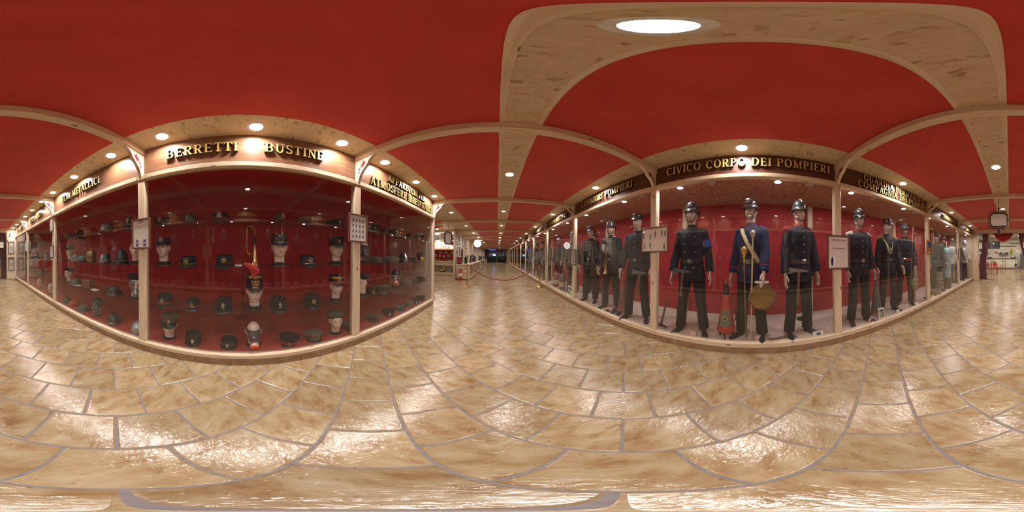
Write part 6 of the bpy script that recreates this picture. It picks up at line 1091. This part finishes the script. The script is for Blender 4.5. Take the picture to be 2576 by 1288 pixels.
put('frame', MB().tube([(-.17,0,.13),(-.15,0,.24),(-.13,0,.30),(-.02,0,.20),(.14,0,.10),(.30,0,.08)], .012, 8).mesh('frame'), M['chrome'], t); put('mudguard', MB().tube([(-.17+.14*math.cos(a), 0, .13+.14*math.sin(a)) for a in [math.radians(40+14*k) for k in range(9)]], .016, 6).mesh('mudguard'), M['card'], t); put('saddle', MB().ball((.02,0,.24), .06, .035, .018).mesh('saddle'), M['brown_leather'], t); put('handlebar', MB().tube([(-.12,-.10,.34),(-.14,0,.31),(-.12,.10,.34)], .009, 8).mesh('handlebar'), M['chrome'], t)
t = thing('wall_lettering', 'dark painted lettering ZAPPATORE on the strip behind the low toys', 'lettering', (-3.3,SY+.395,.33)); textmesh('painted_word', 'ZAPPATORE', .12, ink, t, (-.35,0,.03), (PI/2,0,0), .002); textmesh('painted_word', 'COMP', .12, ink, t, (.45,0,.03), (PI/2,0,0), .002)
# signs near the end of the breathing apparatus case
t = thing('hanging_placard', 'orange and white POMPIERI placard hung beside the breathing apparatus case', 'sign', (-1.61,4.25,2.05), rot=(0,-.10,0)); put('board', MB().cbox(-.19,.19,0,.01,0,.225,.003).mesh('board', 0), M['card'], t)
for z0, z1 in ((.012,.062),(.163,.213)): put('orange_band', MB().box(-.178,.178,-.002,.0,z0,z1).mesh('orange_band', 0), M['orange_red'], t)
textmesh('placard_lettering', 'POMPIERI', .082, pm('pink_ink', (.62,.25,.22), None, 20, .6), t, (0,-.003,.112), (PI/2,0,0)); put('cord', MB().tube([(0,.005,.22),(0,.005,.62)], .003, 5).mesh('cord'), M['black'], t)
t = thing('round_badge_sign', 'white square sign with pink round emblem behind the orange placard', 'sign', (-2.32,6.6,1.93)); put('board', MB().cbox(-.15,.15,0,.01,0,.32,.003).mesh('board', 0), M['card'], t); put('emblem', MB().lathe([(.11,0),(.11,.004)], 24).mesh('emblem'), M['pink_card'], t, (0,-.001,.17), (PI/2,0,0)); put('cord', MB().tube([(0,.005,.32),(0,.005,.78)], .003, 5).mesh('cord'), M['black'], t)
t = thing('hanging_sign', 'white octagonal sign in black frame hung before the shop unit', 'sign', (-2.0,6.4,2.0), .9); put('panel', MB().prism(octo(.15,.23,.06), -.010, .010).mesh('panel', 0), M['white'], t)
m = MB(); a, b = octo(.15,.23,.06), octo(.19,.27,.07)
for k in range(8): q = (k+1) % 8; m.add([(p[0],y_,p[1]) for y_ in (-.02,.02) for p in (a[k],a[q],b[q],b[k])], [(0,1,2,3),(7,6,5,4),(0,4,5,1),(2,6,7,3)])
put('iron_frame', m.mesh('iron_frame', 0), M['black'], t); put('hanger', MB().tube([(0,0,.27),(0,0,.72)], .006, 6).mesh('hanger'), M['black'], t)
t = thing('stop_paddle', 'red octagonal sign beside the shop prints', 'sign', (-2.72,9.6,2.02)); put('plate', MB().prism(octo(.12,.12,.07), -.006, .006).mesh('plate', 0), M['red_paint'], t); put('rim', MB().prism(octo(.128,.128,.074), -.003, .008).mesh('rim', 0), M['card'], t); put('hanger', MB().tube([(0,0,.12),(0,0,.70)], .004, 6).mesh('hanger'), M['black'], t)
t = thing('lit_round_sign', 'glowing round white sign with a thin cross, hung down the hall', 'sign', (-1.48,12.0,2.20)); put('face', MB().lathe([(.27,-.03),(.28,-.02),(.28,.02),(.27,.03)], 36).mesh('face'), emit('lit_sign', (1,1,.97), 3.2), t, (0,0,0), (PI/2,0,0))
for b in ((-.16,.16,-.036,-.031,-.008,.008),(-.008,.008,-.036,-.031,-.16,.16)): put('cross_bar', MB().box(*b).mesh('cross_bar', 0), M['steel'], t)
put('rim', MB().tube([(.283*math.cos(2*PI*k/36), 0, .283*math.sin(2*PI*k/36)) for k in range(37)], .012, 6).mesh('rim'), M['black'], t); put('hanger', MB().tube([(0,0,.28),(0,0,.52)], .01, 6).mesh('hanger'), M['black'], t)
# low vitrines with bronzes
def vitrine(x0, x1, y0, y1, label, h=.84):
    t = thing('low_vitrine', label, 'display case', ((x0+x1)/2,(y0+y1)/2,0)); a, b = (x1-x0)/2, (y1-y0)/2
    for n, q, mt in (('plinth',(-a+.02,a-.02,-b+.02,b-.02,.001,.08),'plinth'),('base',(-a,a,-b,b,.08,.16),'pine_y'),('top',(-a,a,-b,b,h-.05,h),'pine_y'),('inner_panel',(-a+.05,-a+.08,-b+.05,b-.05,.16,h-.05),'osb')): put(n, MB().cbox(*q,.004).mesh(n, 0), M[mt], t)
    ny = max(1, int(round(2*b/1.2)))
    for k in range(ny+1):
        for sx in (-1,1): y = -b+.03+(2*b-.06)*k/ny; put('corner_post', MB().cbox(sx*(a-.03)-.03,sx*(a-.03)+.03,y-.03,y+.03,.16,h-.05,.004).mesh('corner_post', 0), M['pine_z'], t)
    put('glass_side', MB().box(a-.035,a-.030,-b+.06,b-.06,.16,h-.05).mesh('glass_side', 0), M['clear'], t); put('end_panel', MB().box(-a+.06,a-.06,-b+.025,-b+.035,.16,h-.05).mesh('end_panel', 0), M['osb'], t); return t
vitrine(-2.15,-1.42,8.25,13.6,'low pine and glass vitrine behind the red extinguisher'); vitrine(-2.15,-1.55,15.4,19.4,'second low pine vitrine beyond the round lit sign'); vitrine(-2.15,-1.6,20.2,24.5,'third low pine vitrine near the far barrier')
t = thing('wall_pillar', 'pine pillar with dark framed photos rising over the near vitrine', 'pillar', (-2.28,8.5,0)); put('pillar', MB().cbox(-.06,.06,-.06,.06,.001,2.62,.005).mesh('pillar', 0), M['pine_z'], t); put('brace', MB().tube([(0,0,2.15),(.28,0,2.58)], .025, 6).mesh('brace'), M['pine_x'], t)
wall('wall_vitrine', -2.36, -2.30, 8.58, 15.2, .0, ZC, M['ply'])
for k, (y, z, w_, h) in enumerate(((9.0,2.05,.22,.5),(9.0,1.5,.22,.42),(9.0,1.05,.2,.4),(9.8,1.95,.25,.55),(9.8,1.3,.2,.5),(10.8,1.9,.3,.6),(12.0,1.8,.3,.7))): framed('L', y-w_, y+w_, z, z+h, 'dark framed photograph on the wall above the near vitrine', 'black', paper_w, .03, -2.30, group='framed photographs above the near vitrine')
def statue(x, y, z, h, label, k=0, mt='leather', group='dark bronze statuettes on the vitrines'):
    t = thing('statuette', label, 'statuette', (x,y,z), k*.7, group, scale=h)
    put('base', cached('stat_base', lambda m: m.lathe([(.20,0),(.20,.05),(.16,.08)], 14)), M[mt], t)
    put('figure', cached('stat_fig_%d' % (k % 2), lambda m: (m.tube([(-.07,0,.05),(-.08,0,.25),(-.03,0,.45),(0,0,.62),(.0,0,.78)], [.06,.07,.09,.12,.06], 10), m.tube([(.07,.02,.05),(.09,-.02,.26),(.03,0,.46)], [.06,.07,.08], 8), m.ball((0,0,.87), .065, .07, .085), m.tube([(.09,0,.72),(.20,-.06,.60 if k % 2 else .84),(.26,-.10,.72 if k % 2 else 1.0)], [.045,.04,.03], 8), m.tube([(-.09,0,.72),(-.17,-.02,.55),(-.10,-.14,.50)], [.045,.04,.03], 8)), 60), M[mt], t)
    put('tool', cached('stat_tool', lambda m: m.tube([(.26,-.12,.1),(.26,-.10,1.05)], .018, 6)), M[mt], t)
for k, (x, y, h) in enumerate(((-1.75,8.9,.48),(-1.85,9.6,.40),(-1.7,10.3,.50),(-1.85,11.0,.42),(-1.75,11.8,.55),(-1.75,12.7,.45),(-1.8,16.2,.5),(-1.8,17.3,.45),(-1.8,18.4,.5),(-1.8,21.5,.5))): statue(x, y, .84, h, 'dark bronze fireman statuette standing on a low vitrine', k)
boxthing('printed_box', 'maroon printed box with dark flagon on the corner of the near vitrine', 'box', (-2.0,8.42,.84), (('carton',(-.12,.12,-.12,.12,0,.34),'curtain'),('band',(-.122,.122,-.122,.122,.0,.07),'brown_leather'),('lid',(-.125,.125,-.125,.125,.34,.36),'black')))
t = thing('fire_extinguisher', 'red fire extinguisher standing before the near vitrine', 'fire extinguisher', (-1.86,8.08,0)); put('cylinder', MB().lathe([(.075,.002),(.08,.02),(.08,.46),(.06,.52),(.03,.545)], 20).mesh('cylinder'), M['red_paint'], t); put('label', MB().lathe([(.0805,.22),(.0815,.222),(.0815,.38),(.0805,.382)], 20, cap=False).mesh('label'), M['card'], t); put('valve', MB().cbox(-.02,.06,-.015,.015,.545,.60,.004).mesh('valve', 0), M['black'], t); put('hose', MB().tube([(-.02,0,.58),(-.14,0,.56),(-.19,0,.40),(-.20,0,.12)], .012, 8).mesh('hose'), M['rubber'], t); put('nozzle', MB().tube([(-.20,0,.14),(-.21,0,.03)], [.014,.032], 10).mesh('nozzle'), M['rubber'], t)
boxthing('fire_point_sign', 'red and white fire point notice beside the extinguisher', 'notice', (-1.62,8.24,.45), (('plate',(-.06,.06,-.008,.0,0,.24),'card'),('red_field',(-.055,.055,-.010,-.007,.10,.235),'red_paint'),('symbol',(-.02,.02,-.012,-.009,.13,.21),'card')))
t = thing('fire_extinguisher', 'second red extinguisher by the second low vitrine', 'fire extinguisher', (-1.8,15.2,0)); put('cylinder', bpy.data.objects['cylinder'].data, M['red_paint'], t); put('valve', MB().cbox(-.02,.06,-.015,.015,.545,.60,.004).mesh('valve', 0), M['black'], t)
# far end
t = thing('arrow_sign', 'blue arrow sign hung across the far end of the hall', 'sign', (-.72,24.0,2.2)); put('board', MB().prism([(-.55,-.1),(.38,-.1),(.55,0),(.38,.1),(-.55,.1)], -.012, .012).mesh('board', 0), emit('lit_blue', (.05,.10,.75), .8), t); put('white_patch', MB().box(-.25,.2,-.016,-.011,-.06,.06).mesh('white_patch', 0), M['card'], t); put('hanger', MB().tube([(0,0,.1),(0,0,.51)], .01, 6).mesh('hanger'), M['black'], t)
t = thing('arrow_sign', 'maroon arrow sign hung across the far end of the hall', 'sign', (1.0,24.0,2.22)); put('board', MB().prism([(.6,-.1),(-.42,-.1),(-.6,0),(-.42,.1),(.6,.1)], -.012, .012).mesh('board', 0), M['curtain'], t); put('line_print', MB().box(-.4,.5,-.016,-.011,-.03,.03).mesh('line_print', 0), M['red_dark'], t); put('hanger', MB().tube([(0,0,.1),(0,0,.49)], .01, 6).mesh('hanger'), M['black'], t)
t = thing('ship_bell', 'dark bell hung from the middle of the far ceiling', 'bell', (.2,20.5,2.28)); put('bell', MB().lathe([(.17,0),(.15,.05),(.11,.14),(.10,.22),(.05,.27)], 20).mesh('bell'), M['black'], t); put('hanger', MB().tube([(0,0,.26),(0,0,.42)], .015, 6).mesh('hanger'), M['black'], t); put('clapper', MB().ball((0,0,-.02), .04).mesh('clapper'), M['brass'], t)
wall('wall_front', -2.8, 3.1, YF-.02, YF+.08, 0, ZC+.05, M['black']); dd = thing('door_2', None, None, (.2,YF-.12,0), kind='structure')
for x in (-1.8,-.6,.6,1.8):
    if x < 1.7: put('dark_pane', MB().box(x+.04,x+1.16,-.01,.01,.1,2.3).mesh('dark_pane', 0), M['lens'], dd)
    put('mullion', MB().box(x-.04,x+.04,-.04,.04,.001,2.4).mesh('mullion', 0), M['brown_leather'], dd)
put('transom', MB().box(-1.84,1.84,-.04,.04,2.3,2.4).mesh('transom', 0), M['brown_leather'], dd); put('sill', MB().box(-1.84,1.84,-.04,.04,.001,.1).mesh('sill', 0), M['brown_leather'], dd)
def cart(x, y, label):
    t = thing('old_vehicle', label, 'vehicle', (x,y,0)); put('body', MB().rings([[(1.0*a*math.cos(2*PI*j/20), yy, .95+.85*b*math.sin(2*PI*j/20)) for j in range(20)] for yy, a, b in ((-.9,.35,.4),(-.8,.75,.8),(-.3,.95,.98),(.8,1,1),(1.6,.9,.9))]).mesh('body', 60), M['rubber'], t)
    for sx in (-.7,.7): put('wheel', MB().lathe([(.30,-.08),(.33,-.06),(.33,.06),(.30,.08)], 20).mesh('wheel'), M['black'], t, (sx,-.2,.335), (0,PI/2,0))
    put('windscreen', MB().ball((0,-.62,1.30), .55, .25, .28).mesh('windscreen'), M['lens'], t)
cart(-1.1,31.0,'dark rounded vehicle parked on the shop side of the far end'); cart(.88,34.0,'dark rounded vehicle parked on the uniform side of the far end')
boxthing('info_screen', 'small glowing blue screen before the far vehicles', 'screen', (-.55,27.5,1.3), (('stand',(-.02,.02,-.02,.02,-1.298,0),'black'),('bezel',(-.25,.25,-.02,.02,0,.32),'black'),('picture',(-.23,.23,-.026,-.018,.02,.30),emit('blue_screen', (.15,.45,1), 3.0)),('foot',(-.2,.2,-.2,.2,-1.299,-1.28),'black')))
